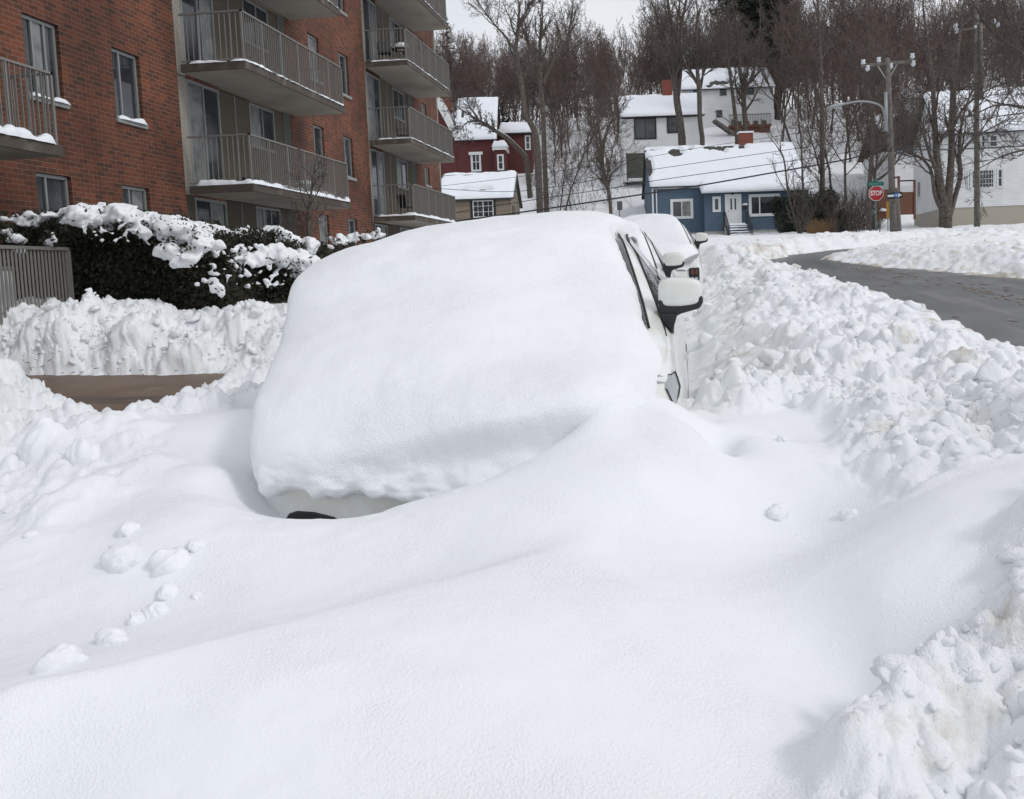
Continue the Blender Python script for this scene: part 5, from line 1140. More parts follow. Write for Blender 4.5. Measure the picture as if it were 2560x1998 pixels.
pathtree('bare tree with a low fork against the right end of the low white house', 73, [[(1757, 352, 12), (1750, 300, 12), (1748, 232, 12), (1743, 170, 9), (1741, 100, 7), (1744, 30, 4)], [(1747, 225, 7), (1760, 180, 5), (1775, 150, 4)], [(1747, 215, 6), (1728, 180, 5), (1712, 165, 3)]], 5, lo=.35, Lc=3.2)
pathtree('left one of two bare trees in front of the two storey house deck', 78, [[(1843, 335, 11), (1838, 290, 10), (1832, 240, 9), (1822, 160, 7), (1815, 90, 5), (1818, 20, 4)]], 6, lo=.4, Lc=3.0)
pathtree('Y-shaped bare tree covering the middle of the two storey house', 78, [[(1864, 320, 13), (1860, 265, 12), (1858, 225, 12)], [(1858, 225, 9), (1850, 180, 8), (1845, 110, 6), (1838, 40, 4)], [(1859, 225, 9), (1880, 195, 7), (1890, 150, 5), (1900, 80, 4)]], 7, lo=.3, Lc=3.0)
pathtree('tall straight bare tree right of the blue house, rising out of the picture', 70, [[(2056, 446, 13), (2055, 330, 11), (2053, 188, 9), (2047, 60, 7), (2042, -40, 5)]], 8, lo=.5, Lc=3.6)
pathtree('small V-shaped bare tree in the front yard of the blue house', 56, [[(1997, 602, 9), (1998, 570, 9)], [(1998, 570, 7), (1983, 530, 6), (1970, 480, 5), (1960, 400, 4), (1945, 370, 3)], [(1998, 570, 7), (2008, 520, 6), (2006, 430, 5), (2002, 340, 4), (1995, 290, 2)], [(1972, 490, 3), (1990, 483, 3), (2005, 493, 3)]], 9, lo=.25, Lc=2.2, kids=(7, 5, 4, 2), rt=.007)
pathtree('big bare tree with several stems in front of the white corner house', 50, [[(2364, 553, 34), (2362, 520, 30), (2352, 478, 24), (2343, 400, 18), (2338, 330, 15), (2332, 215, 11), (2320, 120, 8), (2310, 40, 6)], [(2366, 540, 24), (2372, 478, 20), (2378, 400, 17), (2380, 300, 15), (2383, 213, 12), (2395, 120, 9), (2405, 30, 6)],
 [(2374, 540, 14), (2388, 490, 13), (2401, 438, 12), (2398, 385, 10), (2404, 310, 7), (2425, 240, 5), (2455, 190, 4)], [(2356, 530, 12), (2338, 490, 10), (2328, 430, 8), (2308, 400, 6), (2275, 385, 4)], [(2400, 385, 7), (2425, 355, 6), (2460, 330, 4), (2520, 300, 3)], [(2378, 330, 8), (2410, 270, 6), (2470, 225, 4), (2540, 200, 3)]], 10, lo=.35, Lc=3.6, kids=(8, 6, 5, 3), rt=.009)
pathtree('bare tree with slanting side limbs behind the stop sign', 54, [[(2171, 520, 13), (2176, 430, 11), (2183, 340, 10), (2181, 285, 8), (2176, 200, 6), (2170, 110, 4)], [(2179, 438, 8), (2205, 405, 7), (2232, 370, 5), (2262, 320, 3)], [(2178, 460, 7), (2215, 435, 6), (2245, 400, 4), (2275, 350, 3)]], 11, lo=.45, Lc=3.2)
pathtree('bare tree at the right edge whose long limb sweeps down into the picture', 38, [[(2700, 560, 40), (2690, 350, 34), (2680, 150, 28), (2660, -60, 20)], [(2690, 260, 14), (2620, 170, 11), (2560, 135, 8), (2480, 80, 7), (2432, 5, 4)], [(2690, 320, 12), (2600, 280, 8), (2500, 262, 5), (2430, 290, 3)], [(2680, 120, 12), (2600, 80, 9), (2530, 60, 6), (2500, -20, 4)], [(2690, 380, 8), (2610, 370, 6), (2520, 385, 4), (2450, 420, 2)]], 12, lo=.3, Lc=2.6, rt=.008)
pathtree('young bare street tree in front of the brick apartment building', 16.6, [[(776, 700, 13), (773, 640, 11), (771, 580, 10), (772, 530, 8), (780, 470, 6), (786, 430, 4)]], 13, lo=.12, Lc=.75, kids=(15, 5, 4, 3), rt=.0032, bark='bark', jit=.2, name='young_tree', ratio=.3)
pathtree('leaning snow dusted dead tree fallen across the red house roof', 80, [[(1322, 400, 13), (1296, 372, 12), (1268, 345, 11), (1240, 328, 10), (1215, 312, 9), (1195, 300, 7)], [(1195, 300, 5), (1176, 288, 4), (1155, 275, 4), (1140, 262, 3), (1122, 243, 2)], [(1195, 300, 5), (1185, 283, 4), (1176, 270, 2)], [(1197, 302, 4), (1170, 305, 3), (1150, 325, 2)]], 14, lo=.55, Lc=1.9, bark='bark_snow', name='fallen_tree', up=.02)
# ---- the wood
PR = []
cfg = [dict(kids=(16, 7, 5, 3), up=.12), dict(kids=(15, 7, 5, 3), up=.14, wander=.13), dict(kids=(17, 6, 5, 3), up=.08, wander=.18), dict(kids=(14, 7, 5, 4), up=.12, wander=.15), dict(kids=(16, 7, 5, 3), up=.16, wander=.12)]
for i, c in enumerate(cfg):
    g = TreeGen(100+i, rtwig=.013, start=(.22, .12, .08, .08), ratio=(.42, .5, .5, .5), **c); g.branch((0, 0, -.4), (.03*(i-2), .02, 1), 13, .125, 0); PR.append(g)
rng = np.random.RandomState(77)
protos = []
LABF = ['slender leafless tree, one of many alike in the brown wood covering the hillside']
def clear_of(a, D, px):
    return not ((1555 < px < 1940 and D > 62 and D < 101) or (1085 < px < 1330 and 55 < D < 86) or (2225 < px and 50 < D < 68) or (1620 < px < 1995 and D < 74))
spots = []
def sow(n, px0, px1, D0, D1, f=1.):
    k = 0; tr = 0
    while k < n and tr < n*20:
        tr += 1; px = rng.uniform(px0, px1); D = D0+(D1-D0)*rng.rand()**f; p = at(px, 600, D); u = (px-CX)/FPX
        if not clear_of(0, D, px): continue
        if any(abs(px-q[0]) < 5 and abs(D-q[1]) < 2 for q in spots): continue
        spots.append((px, D, p[0], p[1])); k += 1
ZL = ['slender bare tree, one of many alike between the red house and the low white house', 'slender leafless tree, one of many alike on the slope behind the red house', 'slender leafless tree, one of many alike behind the two storey white house', 'slender bare tree, one of many alike in the wood above the stop sign', 'slender bare tree, one of many alike behind the white corner house', 'slim bare tree, one of a few alike low on the slope by the blue house']
zone = []
for zi, a_ in enumerate(((28, 1330, 1560, 88, 125), (32, 1080, 1330, 92, 130), (40, 1500, 1960, 114, 140), (36, 1950, 2290, 82, 124), (24, 2290, 2660, 90, 125), (5, 1960, 2240, 70, 79), (4, 1360, 1560, 73, 84))):
    n_ = len(spots); sow(*a_); zone += [min(zi, 5)]*(len(spots)-n_)
for i, (px, D, x, y) in enumerate(spots[:276]):
    g = PR[i % 5]; z = gnd(x, y)-.2
    h = rng.uniform(.75, 1.15)*(1.15 if px > 1900 else .95)*(.8 if D < 84 else 1)
    if px < 1620: h *= .82
    s_ = (h*rng.uniform(.8, 1.05), h)
    if len(protos) < 5:
        r = maketree('forest_tree', g, ZL[zone[i]], (x, y, z), 'bare trees of the hillside wood', 'bark', 'twigfar', 5, 3); r.scale = (s_[0], s_[0], s_[1]); protos.append(r)
    else: copytree(protos[i % 5], (x, y, z), rng.rand()*6.3, s_, ZL[zone[i]])
# far wood as one mass
def wood():
    rng = np.random.RandomState(5); V0, F0, n0 = [], [], 0; base = []
    for i in range(4):
        g = TreeGen(200+i, rtwig=.022, kids=(12, 5, 4), start=(.25, .12, .1), ratio=(.42, .5, .5), levels=3, up=.2); g.branch((0, 0, -.4), (0, 0, 1), 13, .11, 0); base.append(np.array(g.T+g.C))
    rows = []
    for i in range(270):
        px = rng.uniform(1060, 2700); D = rng.uniform(122, 205); p = at(px, 500, D); S_ = base[i % 4].copy(); a = rng.rand()*6.3; h = rng.uniform(.8, 1.15)*(.85 if px < 1650 else 1.1)
        c, s = cos(a)*h, sin(a)*h
        for o in (0, 4):
            x, y = S_[:, o].copy(), S_[:, o+1].copy(); S_[:, o] = x*c-y*s+p[0]; S_[:, o+1] = x*s+y*c+p[1]; S_[:, o+2] = S_[:, o+2]*h+gnd(p[0], p[1])
        rows.append(S_)
    o = segmesh('woodland', np.concatenate(rows), 3, M['twigfar'], None); tag(o, 'far brown leafless wood filling the hilltop as one mass', 'woodland', None, 'stuff')
wood()
# brushy undergrowth at the foot of the wood
def brush(name, n, fn, h0, h1, m_, label, seed, cat, kind='stuff'):
    rng = np.random.RandomState(seed); rows = []
    for i in range(n):
        x, y = fn(rng); z = gnd(x, y)+.1; h = rng.uniform(h0, h1); k = rng.randint(3, 6)
        for j in range(k):
            d = norm(np.array([rng.normal()*.35, rng.normal()*.35, 1])); p = np.array([x, y, z]); q = p+d*h*.5; r = q+norm(d+rng.normal(size=3)*.25)*h*.5; rows += [(*p, .015, *q, .011), (*q, .011, *r, .006)]
            for _ in range(4):
                t = rng.uniform(.2, 1); a = q+(r-q)*t; b = a+norm(d+rng.normal(size=3)*.6)*h*.28; rows.append((*a, .008, *b, .005))
    o = segmesh(name, rows, 3, m_, None); tag(o, label, cat, None, kind); return o
def _f(rng): px = rng.uniform(1310, 1640); D = rng.uniform(74, 112); p = at(px, 600, D); return p[0], p[1]
brush('undergrowth', 260, _f, .9, 2.6, M['bark'], 'thin brown undergrowth at the foot of the wood', 3, 'undergrowth')
def _f2(rng): px = rng.uniform(2070, 2200); D = rng.uniform(56, 66); p = at(px, 600, D); return p[0], p[1]
brush('shrubbery', 130, _f2, 1.2, 3.0, M['twig'], 'tangle of leafless shrubs left of the stop sign', 4, 'shrubs')
# dry ornamental grass beside the blue house
def _f3(rng): px = rng.uniform(2018, 2092); D = rng.uniform(57.5, 59.5); p = at(px, 600, D); return p[0], p[1]
def grass():
    rng = np.random.RandomState(8); rows = []
    for i in range(420):
        x, y = _f3(rng); z = gnd(x, y)+.15; d = norm(np.array([rng.normal()*.25, rng.normal()*.2, 1])); h = rng.uniform(.5, 1.15); p = np.array([x, y, z]); q = p+d*h*.6; r = q+norm(d+np.array([rng.normal()*.4, 0, -.1]))*h*.4
        rows += [(*p, .012, *q, .010), (*q, .010, *r, .005)]
    o = segmesh('dry_grass', rows, 3, mat('straw', (.30, .19, .10), .9), None); tag(o, 'clump of tan dry grass stalks beside the dark bush', 'grass', None, 'stuff')
grass()
# ---- leafy masses
def leafcloud(n, centers, size, seed, flat=.0):
    """n small leaf clumps spread through ellipsoids (cx,cy,cz,rx,ry,rz)"""
    rng = np.random.RandomState(seed); C = np.array(centers); w = C[:, 3]*C[:, 4]+C[:, 4]*C[:, 5]; idx = rng.choice(len(C), n, p=w/w.sum()); c = C[idx]
    d = rng.normal(size=(n, 3)); d /= np.linalg.norm(d, axis=1)[:, None]; r = rng.uniform(.55, 1.06, n)**.6; P = c[:, :3]+d*c[:, 3:6]*r[:, None]
    P += (np.stack([vn(P[:, 0]*3, P[:, 2]*3, seed), vn(P[:, 1]*3, P[:, 2]*3, seed+1), vn(P[:, 0]*3, P[:, 1]*3, seed+2)], 1))*.10
    a = rng.normal(size=(n, 3)); a /= np.linalg.norm(a, axis=1)[:, None]; b = np.cross(a, rng.normal(size=(n, 3))); b /= np.linalg.norm(b, axis=1)[:, None]+1e-9
    s = size*rng.uniform(.5, 1.3, n)[:, None]; V = np.stack([P-a*s, P-b*s*.45, P+a*s, P+b*s*.45], 1).reshape(-1, 3); F = np.arange(n*4).reshape(n, 4)
    return V, F
def hedge(label, boxes, n, caps, seed, size=.05, group=None):
    """boxes: (x0,x1,y0,y1,z0,z1) volumes; caps: snow pillows (x,y,z,rx,ry,rz)"""
    root = empty('hedge', (0, 0, 0), 0, 0, label, 'hedge', group); rng = np.random.RandomState(seed); mb = MB()
    for (x0, x1, y0, y1, z0, z1) in boxes:
        V, F = superell((x0+x1)/2, (y0+y1)/2, (z0+z1)/2, (x1-x0)/2*.86, (y1-y0)/2*.86, (z1-z0)/2*.90, .35, 40, 24); V = np.array(V)
        k = .16*fbm(V[:, 0]*2.2+V[:, 1], V[:, 2]*2.2+V[:, 1]*1.3, seed, 4); cc = np.array([(x0+x1)/2, (y0+y1)/2, (z0+z1)/2]); V = cc+(V-cc)*(1+k)[:, None]; mb.add(V, F)
    mb.build('branches', M['leafdark'], root, True)
    Vs, Fs, n0 = [], [], 0; tot = sum((b[1]-b[0])*(b[5]-b[4]) for b in boxes)
    for (x0, x1, y0, y1, z0, z1) in boxes:
        m = int(n*(x1-x0)*(z1-z0)/tot); c = [((x0+x1)/2, (y0+y1)/2, (z0+z1)/2)]
        u = rng.uniform(-1, 1, (m, 3)); ax = rng.choice(3, m, p=[.34, .40, .26]); sg = np.where(rng.rand(m) < .8, np.where(ax == 1, -1, 1), -np.where(ax == 1, -1, 1)); u[np.arange(m), ax] = sg*rng.uniform(.80, 1.02, m)
        P = np.array(c)+u*np.array([(x1-x0)/2, (y1-y0)/2, (z1-z0)/2]); k = .20*fbm(P[:, 0]*2.2+P[:, 1], P[:, 2]*2.2+P[:, 1]*1.3, seed, 4); P = np.array(c)+(P-np.array(c))*(1+k)[:, None]; P += rng.normal(size=P.shape)*.03
        a = rng.normal(size=(m, 3)); a /= np.linalg.norm(a, axis=1)[:, None]; b = np.cross(a, rng.normal(size=(m, 3))); b /= np.linalg.norm(b, axis=1)[:, None]; s = size*rng.uniform(.5, 1.3, m)[:, None]
        Vs.append(np.stack([P-a*s, P-b*s*.5, P+a*s, P+b*s*.5], 1).reshape(-1, 3)); Fs.append(np.arange(m*4).reshape(m, 4)+n0); n0 += m*4
    meshnp('foliage', np.concatenate(Vs), np.concatenate(Fs), M['leafdark'], root, False)
    # snow pillows merged into one lumpy blanket
    import bmesh
    Vs, Fs, n0 = [], [], 0
    for i, (x, y, z, rx, ry, rz) in enumerate(caps):
        V, F = proto_lump(seed+i, 3); V = V*np.array([rx, ry, rz]); V[:, 2] = np.where(V[:, 2] < 0, V[:, 2]*.8, V[:, 2]); Vs.append(V+np.array([x, y, z])); Fs.append(F+n0); n0 += len(V)
    o = meshnp('snow_cap', np.concatenate(Vs), np.concatenate(Fs), M['snow'], root); o['kind'] = 'stuff'; md = o.modifiers.new('r', 'REMESH'); md.mode = 'VOXEL'; md.voxel_size = .024; md.use_smooth_shade = True
    sm = o.modifiers.new('s', 'SMOOTH'); sm.iterations = 2; sm.factor = .5
    tx = bpy.data.textures.new('snow_lumps', 'CLOUDS'); tx.noise_scale = .11; tx.noise_depth = 3; dm = o.modifiers.new('d', 'DISPLACE'); dm.texture = tx; dm.strength = .085; dm.mid_level = .55
    # sprigs that stick out of the snow
    V, F = leafcloud(int(len(caps)*13), [(x, y, z, rx*.97, ry*.97, rz*.95) for (x, y, z, rx, ry, rz) in caps], size*.95, seed+2); meshnp('sprigs', V, F, M['leafdark'], root, False)['kind'] = 'stuff'
    return root
caps = []
def capline(pts, seed, n, rx=.35, rz=.155, jit=.12):
    r = np.random.RandomState(seed)
    for i in range(n):
        t = r.rand()*(len(pts)-1); k = int(t); p = np.array(pts[k])+(np.array(pts[min(k+1, len(pts)-1)])-np.array(pts[k]))*(t-k)
        s = r.uniform(.45, 1.1); caps.append((p[0]+r.normal()*jit, p[1]+r.normal()*jit, p[2]+r.normal()*.04, rx*s, rx*s*r.uniform(.7, 1), rz*r.uniform(.7, 1.4)))
def hp(px, py, D): return tuple(at(px, py, D))
capline([hp(215, 548, 13.4), hp(300, 545, 13.3), hp(400, 568, 13.2), hp(480, 590, 13.0)], 1, 34, .34)
capline([hp(330, 560, 13.6), hp(400, 560, 14.2), hp(500, 578, 14.4)], 2, 22, .36)
capline([hp(360, 585, 13.0), hp(430, 625, 12.75), hp(460, 668, 12.65)], 3, 12, .22, .13, .06)
capline([hp(420, 600, 13.1), hp(505, 605, 12.9), hp(510, 620, 12.8)], 4, 10, .26, .15, .08)
capline([hp(540, 600, 14.6), hp(600, 590, 15.0), hp(700, 595, 15.3), hp(760, 630, 15.2)], 5, 30, .30, .18, .12)
capline([hp(580, 655, 13.9), hp(640, 640, 14.2), hp(720, 650, 14.5), hp(765, 655, 14.7)], 6, 24, .28, .18, .09)
capline([hp(535, 715, 12.8), hp(550, 738, 12.75)], 7, 4, .13, .14, .03)
rr = np.random.RandomState(9)
for _ in range(110):
    px = rr.uniform(490, 760); py = rr.uniform(610, 720); p = at(px, py, 12.85+(px-490)/270*2.0); s = rr.uniform(.02, .09); caps.append((p[0], p[1], p[2], s, s*.8, s*.8))
for _ in range(80):
    px = rr.uniform(200, 480); py = rr.uniform(540, 600)+(px-200)*.1; p = at(px, py, 12.9); s = rr.uniform(.02, .06); caps.append((p[0], p[1], p[2], s, s*.8, s*.8))
hedge('dark overgrown evergreen hedge under thick pillows of snow, behind the long snow bank', [(-9.25, -7.6, 12.9, 15.2, .5, 2.62), (-8.1, -6.75, 12.85, 14.6, .5, 2.42), (-7.5, -6.2, 13.9, 16.2, .6, 2.28)], 80000, caps, 31, .034)
caps = []
capline([hp(0, 552, 13.6), hp(90, 545, 13.7), hp(190, 540, 13.6)], 11, 16, .16, .07, .12); capline([hp(40, 600, 13.0), hp(80, 612, 12.9), hp(180, 606, 13)], 12, 6, .16, .09, .05)
hedge('dark clipped evergreen hedge behind the grey fence at the left edge', [(-10.75, -9.1, 12.9, 14.3, .6, 2.72)], 9000, caps, 41, .045)
caps = []
capline([hp(840, 600, 19.5), hp(900, 594, 20.5), hp(960, 588, 21.5)], 13, 22, .22, .09, .15); capline([hp(800, 612, 18.6), hp(850, 606, 19.2)], 14, 5, .10, .06, .08)
hedge('low dark hedge behind the snow mound, beside the ground floor windows', [(-9.6, -8.3, 18.2, 26, .9, 2.48)], 14000, caps, 51, .05)
# big dark bush next to the blue house
def bush(label, px, py, D, w, h, dpt, n, size, seed, m_='needle', snowy=6, name='evergreen_bush', squash=1.):
    p = at(px, py, D); z = gnd(p[0], p[1]); root = empty(name, (p[0], p[1], z), 0, 0, label, 'bush'); r = np.random.RandomState(seed)
    cs = [(0, 0, h*.45, w*.42, dpt*.45, h*.46)]+[(r.uniform(-.36, .36)*w, r.uniform(-.3, .3)*dpt, h*r.uniform(.25, .8), w*r.uniform(.14, .24), dpt*.25, h*r.uniform(.14, .26)) for _ in range(9)]
    V, F = leafcloud(n, cs, size, seed); meshnp('foliage', V, F, M[m_], root, False)
    Vc, Fc = superell(0, 0, h*.42, w*.36, dpt*.36, h*.38, .8, 20, 14); meshnp('branches', Vc, Fc, M[m_], root)
    segmesh('stem', [(0, 0, -.3, .07, 0, 0, h*.5, .04)], 6, M['bark'], root)
    for i in range(snowy):
        o = lumpmesh('snow_tuft', r.uniform(.06, .14)*w*.25, seed+i, .5, 2, root); c = cs[1+i % 9]; o.location = (c[0]+r.normal()*.1, c[1]-c[4]*.7, c[2]+c[5]*.75)
    return root
bush('large dark evergreen bush hiding the right end of the blue house', 2030, 575, 60.5, 3.6, 3.2, 2.6, 15000, .075, 61, snowy=3)
bush('dark bush partly in front of the blue house picture window', 1968, 560, 62.5, 2.2, 2.9, 1.8, 7000, .07, 62, snowy=2)
bush('low snow flecked evergreen shrub behind the first car roof, left of the grey post', 1487, 552, 34, 1.1, .62, .9, 2200, .05, 63, snowy=5)
bush('small upright evergreen shrub around the grey post, behind the car roofs', 1546, 556, 33, .9, .85, .8, 2200, .05, 64, snowy=5)
bush('small dark shrub against the stop sign side of the yard', 2106, 560, 58, 1.0, 1.9, 1.0, 2500, .06, 65, snowy=1)
# ---- conifers
def conifer(label, px, py, D, H_, R_w, seed, n=5200, name='spruce_tree', top=.0, lo=.12, size=.16):
    p = at(px, py, D); z = gnd(p[0], p[1])-.2; root = empty(name, (p[0], p[1], z), 0, 0, label, 'tree'); r = np.random.RandomState(seed)
    segmesh('trunk', [(0, 0, 0, H_*.014+.05, 0, 0, H_*.98, .02)], 7, M['bark'], root)
    Vs = []; rows = []; nb = int(H_*5.5)
    for i in range(nb):
        t = lo+(1-lo)*(i+r.rand())/nb; L = R_w*(1-t)**.75*r.uniform(.55, 1.15)*(1 if t > lo+.08 else .6)+.15; a = r.rand()*6.3; dz = -.18+.5*t; d = norm(np.array([cos(a), sin(a), dz])); b = np.array([0, 0, t*H_]); rows.append((*b, .03, *(b+d*L), .01))
        m = int(n/nb*L/R_w*2)+3; q = r.rand(m)**.7; P = b+d*(q*L)[:, None]+r.normal(size=(m, 3))*np.array([.16, .16, .07])*L*.9+np.array([0, 0, -.05])*q[:, None]*L
        a_ = r.normal(size=(m, 3))*np.array([1, 1, .35])+d*.8; a_ /= np.linalg.norm(a_, axis=1)[:, None]; c_ = np.cross(a_, r.normal(size=(m, 3))); c_ /= np.linalg.norm(c_, axis=1)[:, None]; s = size*r.uniform(.5, 1.3, m)[:, None]
        Vs.append(np.stack([P-a_*s, P-c_*s*.32, P+a_*s, P+c_*s*.32], 1).reshape(-1, 3))
    segmesh('limbs', rows, 4, M['bark'], root); V = np.concatenate(Vs); meshnp('crown', V, np.arange(len(V)).reshape(-1, 4), M['needle'], root, False); return root
conifer('pointed dark spruce on the skyline beside the brick block', 1128, 330, 118, 14.5, 2.6, 71, 3500)
conifer('small snowy spruce between the red house and the crooked tree', 1262, 380, 92, 6.5, 1.9, 72, 2200)
conifer('very dark tall pine towering behind the two storey house', 1888, 330, 106, 26, 6.5, 73, 20000, 'pine_tree', lo=.34, size=.26)
conifer('dark pine beside the tallest one, nearer the right edge of the two storey house', 1945, 350, 103, 24, 4.6, 74, 7000, 'pine_tree', lo=.30, size=.24)
conifer('small dark spruce half hidden in the middle of the wood', 1440, 330, 124, 10, 2.6, 75, 2500)
# ================================================================== FENCES NEAR THE BUILDING
def railfence(label, x, y0, y1, top, bot, n, name='metal_fence', posts=(0, 1)):
    root = empty(name, (x, y0, 0), 0, 0, label, 'fence'); L = y1-y0
    MB().box(-.035, .035, 0, L, top, top+.045).build('top_rail', M['rail'], root)
    m_ = MB()
    for q in np.linspace(.03, L-.03, n): m_.box(-.005, .005, q-.019, q+.019, bot, top)
    m_.build('slats', M['rail'], root)
    MB().box(-.022, .022, 0, L, bot, bot+.04).build('bottom_rail', M['rail'], root)
    for p in posts: MB().box(-.03, .03, p*L-.03, p*L+.03, bot-.4, top-.001).build('post', M['rail'], root)
    return root
railfence('grey slatted metal fence at the left edge, before the dark hedge', -8.98, 9.6, 12.45, 2.24, .75, 40)
railfence('grey slatted metal fence seen above the left flank of the snow mound', -7.75, 17.2, 23.5, 2.17, 1.1, 80)
g = empty('utility_cabinet', (-9.9, 11.6, .7), 0, 0, 'pale grey cabinet behind the slatted fence at the left edge', 'cabinet')
MB().box(-.35, .35, -.3, .45, 0, 1.28).build('cabinet_body', M['paint_w'], g, False, .015); MB().box(-.37, .37, -.32, .47, 1.285, 1.33).build('lid', M['alu'], g, False, .01); MB().box(.351, .365, -.05, .12, .5, .9).build('vent', M['trimgrey'], g)
g = empty('warning_sign', (-8.90, 10.86, 1.85), pi/2, 0, 'small red sign with white marks on the slatted fence, cut by the left edge', 'sign')
MB().box(-.12, .10, -.012, .0, -.13, .13).build('sign_panel', mat('sign_red', (.22, .03, .025), .5), g)
for z in (-.06, .05): MB().box(-.08, .085, -.018, -.0125, z-.014, z+.014).build('sign_mark', M['paint_w'], g)
# ================================================================== STREET FURNITURE
def pole3(px0, py0, px1, py1, D): a = at(px0, py0, D); b = at(px1, py1, D); return a, b
# utility pole with street lamp
D = 40.5; a, b = pole3(2235, 612, 2219, 146, D); z0 = gnd(a[0], a[1])
P = empty('utility_pole', (a[0], a[1], z0), 0, 0, 'thick wooden utility pole carrying a crossarm and a long curved street lamp', 'utility pole'); O = np.array([a[0], a[1], z0])
top = b-O; MB().tube([(0, 0, -.6), top*.5, top], [.155, .135, .105], 14).build('pole', M['wood'], P, True)
c0 = at(2153, 165, D)-O; c1 = at(2284, 153, D)-O; MB().bar(c0, c1, .11, .13).build('crossarm', M['wood'], P, False, .01)
for q in (-1, 1): MB().bar((c0+c1)/2+(c1-c0)*.20*q, top+np.array([0, 0, -1.0]), .035).build('brace', M['steel'], P)
for (x, y) in ((2158, 157), (2169, 171), (2197, 151), (2227, 166), (2281, 141), (2283, 159)):
    q = at(x, y, D)-O; MB().tube([q+np.array([0, 0, -.12]), q+np.array([0, 0, -.02]), q+np.array([0, 0, .03]), q+np.array([0, 0, .12])], [.05, .11, .07, .10], 12).build('insulator', M['porcelain'], P, True)
arm = catmull([at(2213, 300, D)-O, at(2205, 268, D)-O, at(2178, 256, D)-O, at(2145, 254, D)-O, at(2110, 260, D)-O], 8)
MB().tube(arm, .04, 10).build('lamp_arm', M['steel'], P, True)
h0, h1 = at(2112, 259, D)-O, at(2070, 270, D)-O; MB().tube([h0, h0*.6+h1*.4, h1*.8+h0*.2, h1], [.05, .10, .085, .03], 12).build('street_lamp', M['steel'], P, True)
MB().tube([at(2212, 233, D)-O+np.array([0, -.2, 0]), at(2214, 330, D)-O+np.array([0, -.2, 0])], .07, 10).build('conduit', M['steel'], P, True)
# leaning stub pole behind
a, b = pole3(2249, 588, 2240, 470, 43); z0 = gnd(a[0], a[1]); P2 = empty('pole_stub', (a[0], a[1], z0), 0, 0, 'short dark leaning pole stub close behind the thick utility pole', 'pole'); O2 = np.array([a[0], a[1], z0]); MB().tube([(0, 0, -.5), b-O2], [.16, .12], 12).build('stub', M['wood'], P2, True)
# one way sign with arrow and a blue plate
def plate(name, pts, y0, y1, m_, parent): MB().prism(pts, 'y', y0, y1).build(name, M[m_] if isinstance(m_, str) else m_, parent)
D = 40.2; c = at(2233, 490, D); sg = empty('one_way_sign', c, YAW, 0, 'black sign with a white arrow pointing right, on the thick pole behind a blue plate', 'sign')
w_, h_ = .34, .14; k = 0.05
MB().box(-w_, w_, -.20, -.185, -h_, h_).build('sign_panel', M['black'], sg); sg.rotation_euler = (0, -.045, YAW)
plate('arrow', [(-w_+.03, -.045), (.14, -.045), (.14, -.095), (w_-.03, 0), (.14, .095), (.14, .045), (-w_+.03, .045)], -.212, -.201, 'paint_w', sg)
MB().box(-.03, .14, -.235, -.215, -.105, .115).build('blue_plate', mat('sign_blue', (.03, .10, .34), .5), sg, False, .01)
MB().tube([(.055, -.24, .0), (.055, -.236, .0)], .035, 14).build('plate_mark', M['porcelain'], sg)
MB().bar((0, -.19, 0), (0, .02, 0), .05).build('bracket', M['steel'], sg)
# yellow marker post
a = at(2220, 560, 41.5); z0 = gnd(a[0], a[1]); g = empty('marker_post', (a[0], a[1], z0), 0, 0, 'short yellow marker post left of the thick utility pole', 'post'); MB().tube([(0, 0, -.3), (0, 0, 1.05)], .03, 8).build('post', M['steel'], g, True); MB().box(-.07, .07, -.04, .03, 1.0, 1.75).build('marker', mat('marker_yellow', (.42, .22, .03), .6), g, False, .01)
# thin snow stake
a = at(2199, 596, 41); z0 = gnd(a[0], a[1]); g = empty('snow_stake', (a[0], a[1], z0), 0, 0, 'thin weathered stake standing in the snow beside the stop sign', 'stake'); MB().tube([(0, 0, -.2), (.02, 0, 1.0)], .02, 6).build('stake', M['wood'], g, True)
# stop sign with street name blades
D = 41.; a = at(2191, 612, D); z0 = gnd(a[0], a[1]); c = at(2190.5, 484.5, D); Pz = empty('stop_sign', (a[0], a[1], z0), YAW, 0, 'red octagonal STOP sign on a green-grey post under green street name blades', 'stop sign')
tp = c[2]-z0; dx = 0.
post = mat('sign_post_paint', (.10, .16, .16), .6)
MB().box(-.03, .03, .0, .05, -.4, tp+.62).build('post', post, Pz)
Ro = .325; oc = lambda R: [(R*cos(pi/8+i*pi/4)/cos(pi/8)*1., tp+R*sin(pi/8+i*pi/4)/cos(pi/8)) for i in range(8)]
MB().prism(oc(Ro), 'y', -.022, -.012).build('sign_panel', M['paint_w'], Pz); pz = MB().prism(oc(Ro*.93), 'y', -.026, -.0222).build('sign_face', mat('stop_red', (.42, .012, .018), .45), Pz)
def text(s_, size, m_, parent, loc, name, rot=(pi/2, 0, 0), sx=1., bold=.0):
    cu = bpy.data.curves.new(name, 'FONT'); cu.body = s_; cu.size = size; cu.align_x = 'CENTER'; cu.align_y = 'CENTER'; cu.extrude = .003; cu.offset = bold
    o = bpy.data.objects.new(name, cu); COL.objects.link(o); dg = bpy.context.evaluated_depsgraph_get(); me = bpy.data.meshes.new_from_object(o.evaluated_get(dg)); bpy.data.objects.remove(o)
    me.materials.clear(); me.materials.append(m_); o = bpy.data.objects.new(name, me); COL.objects.link(o); o.parent = parent; o.location = loc; o.rotation_euler = rot; o.scale = (sx, 1.25, 1); return o
text('STOP', .235, mat('sign_white', (.75, .74, .74), .5), Pz, (0, -.031, tp), 'lettering', sx=.92, bold=.006)
gr = mat('sign_green', (.01, .13, .10), .5)
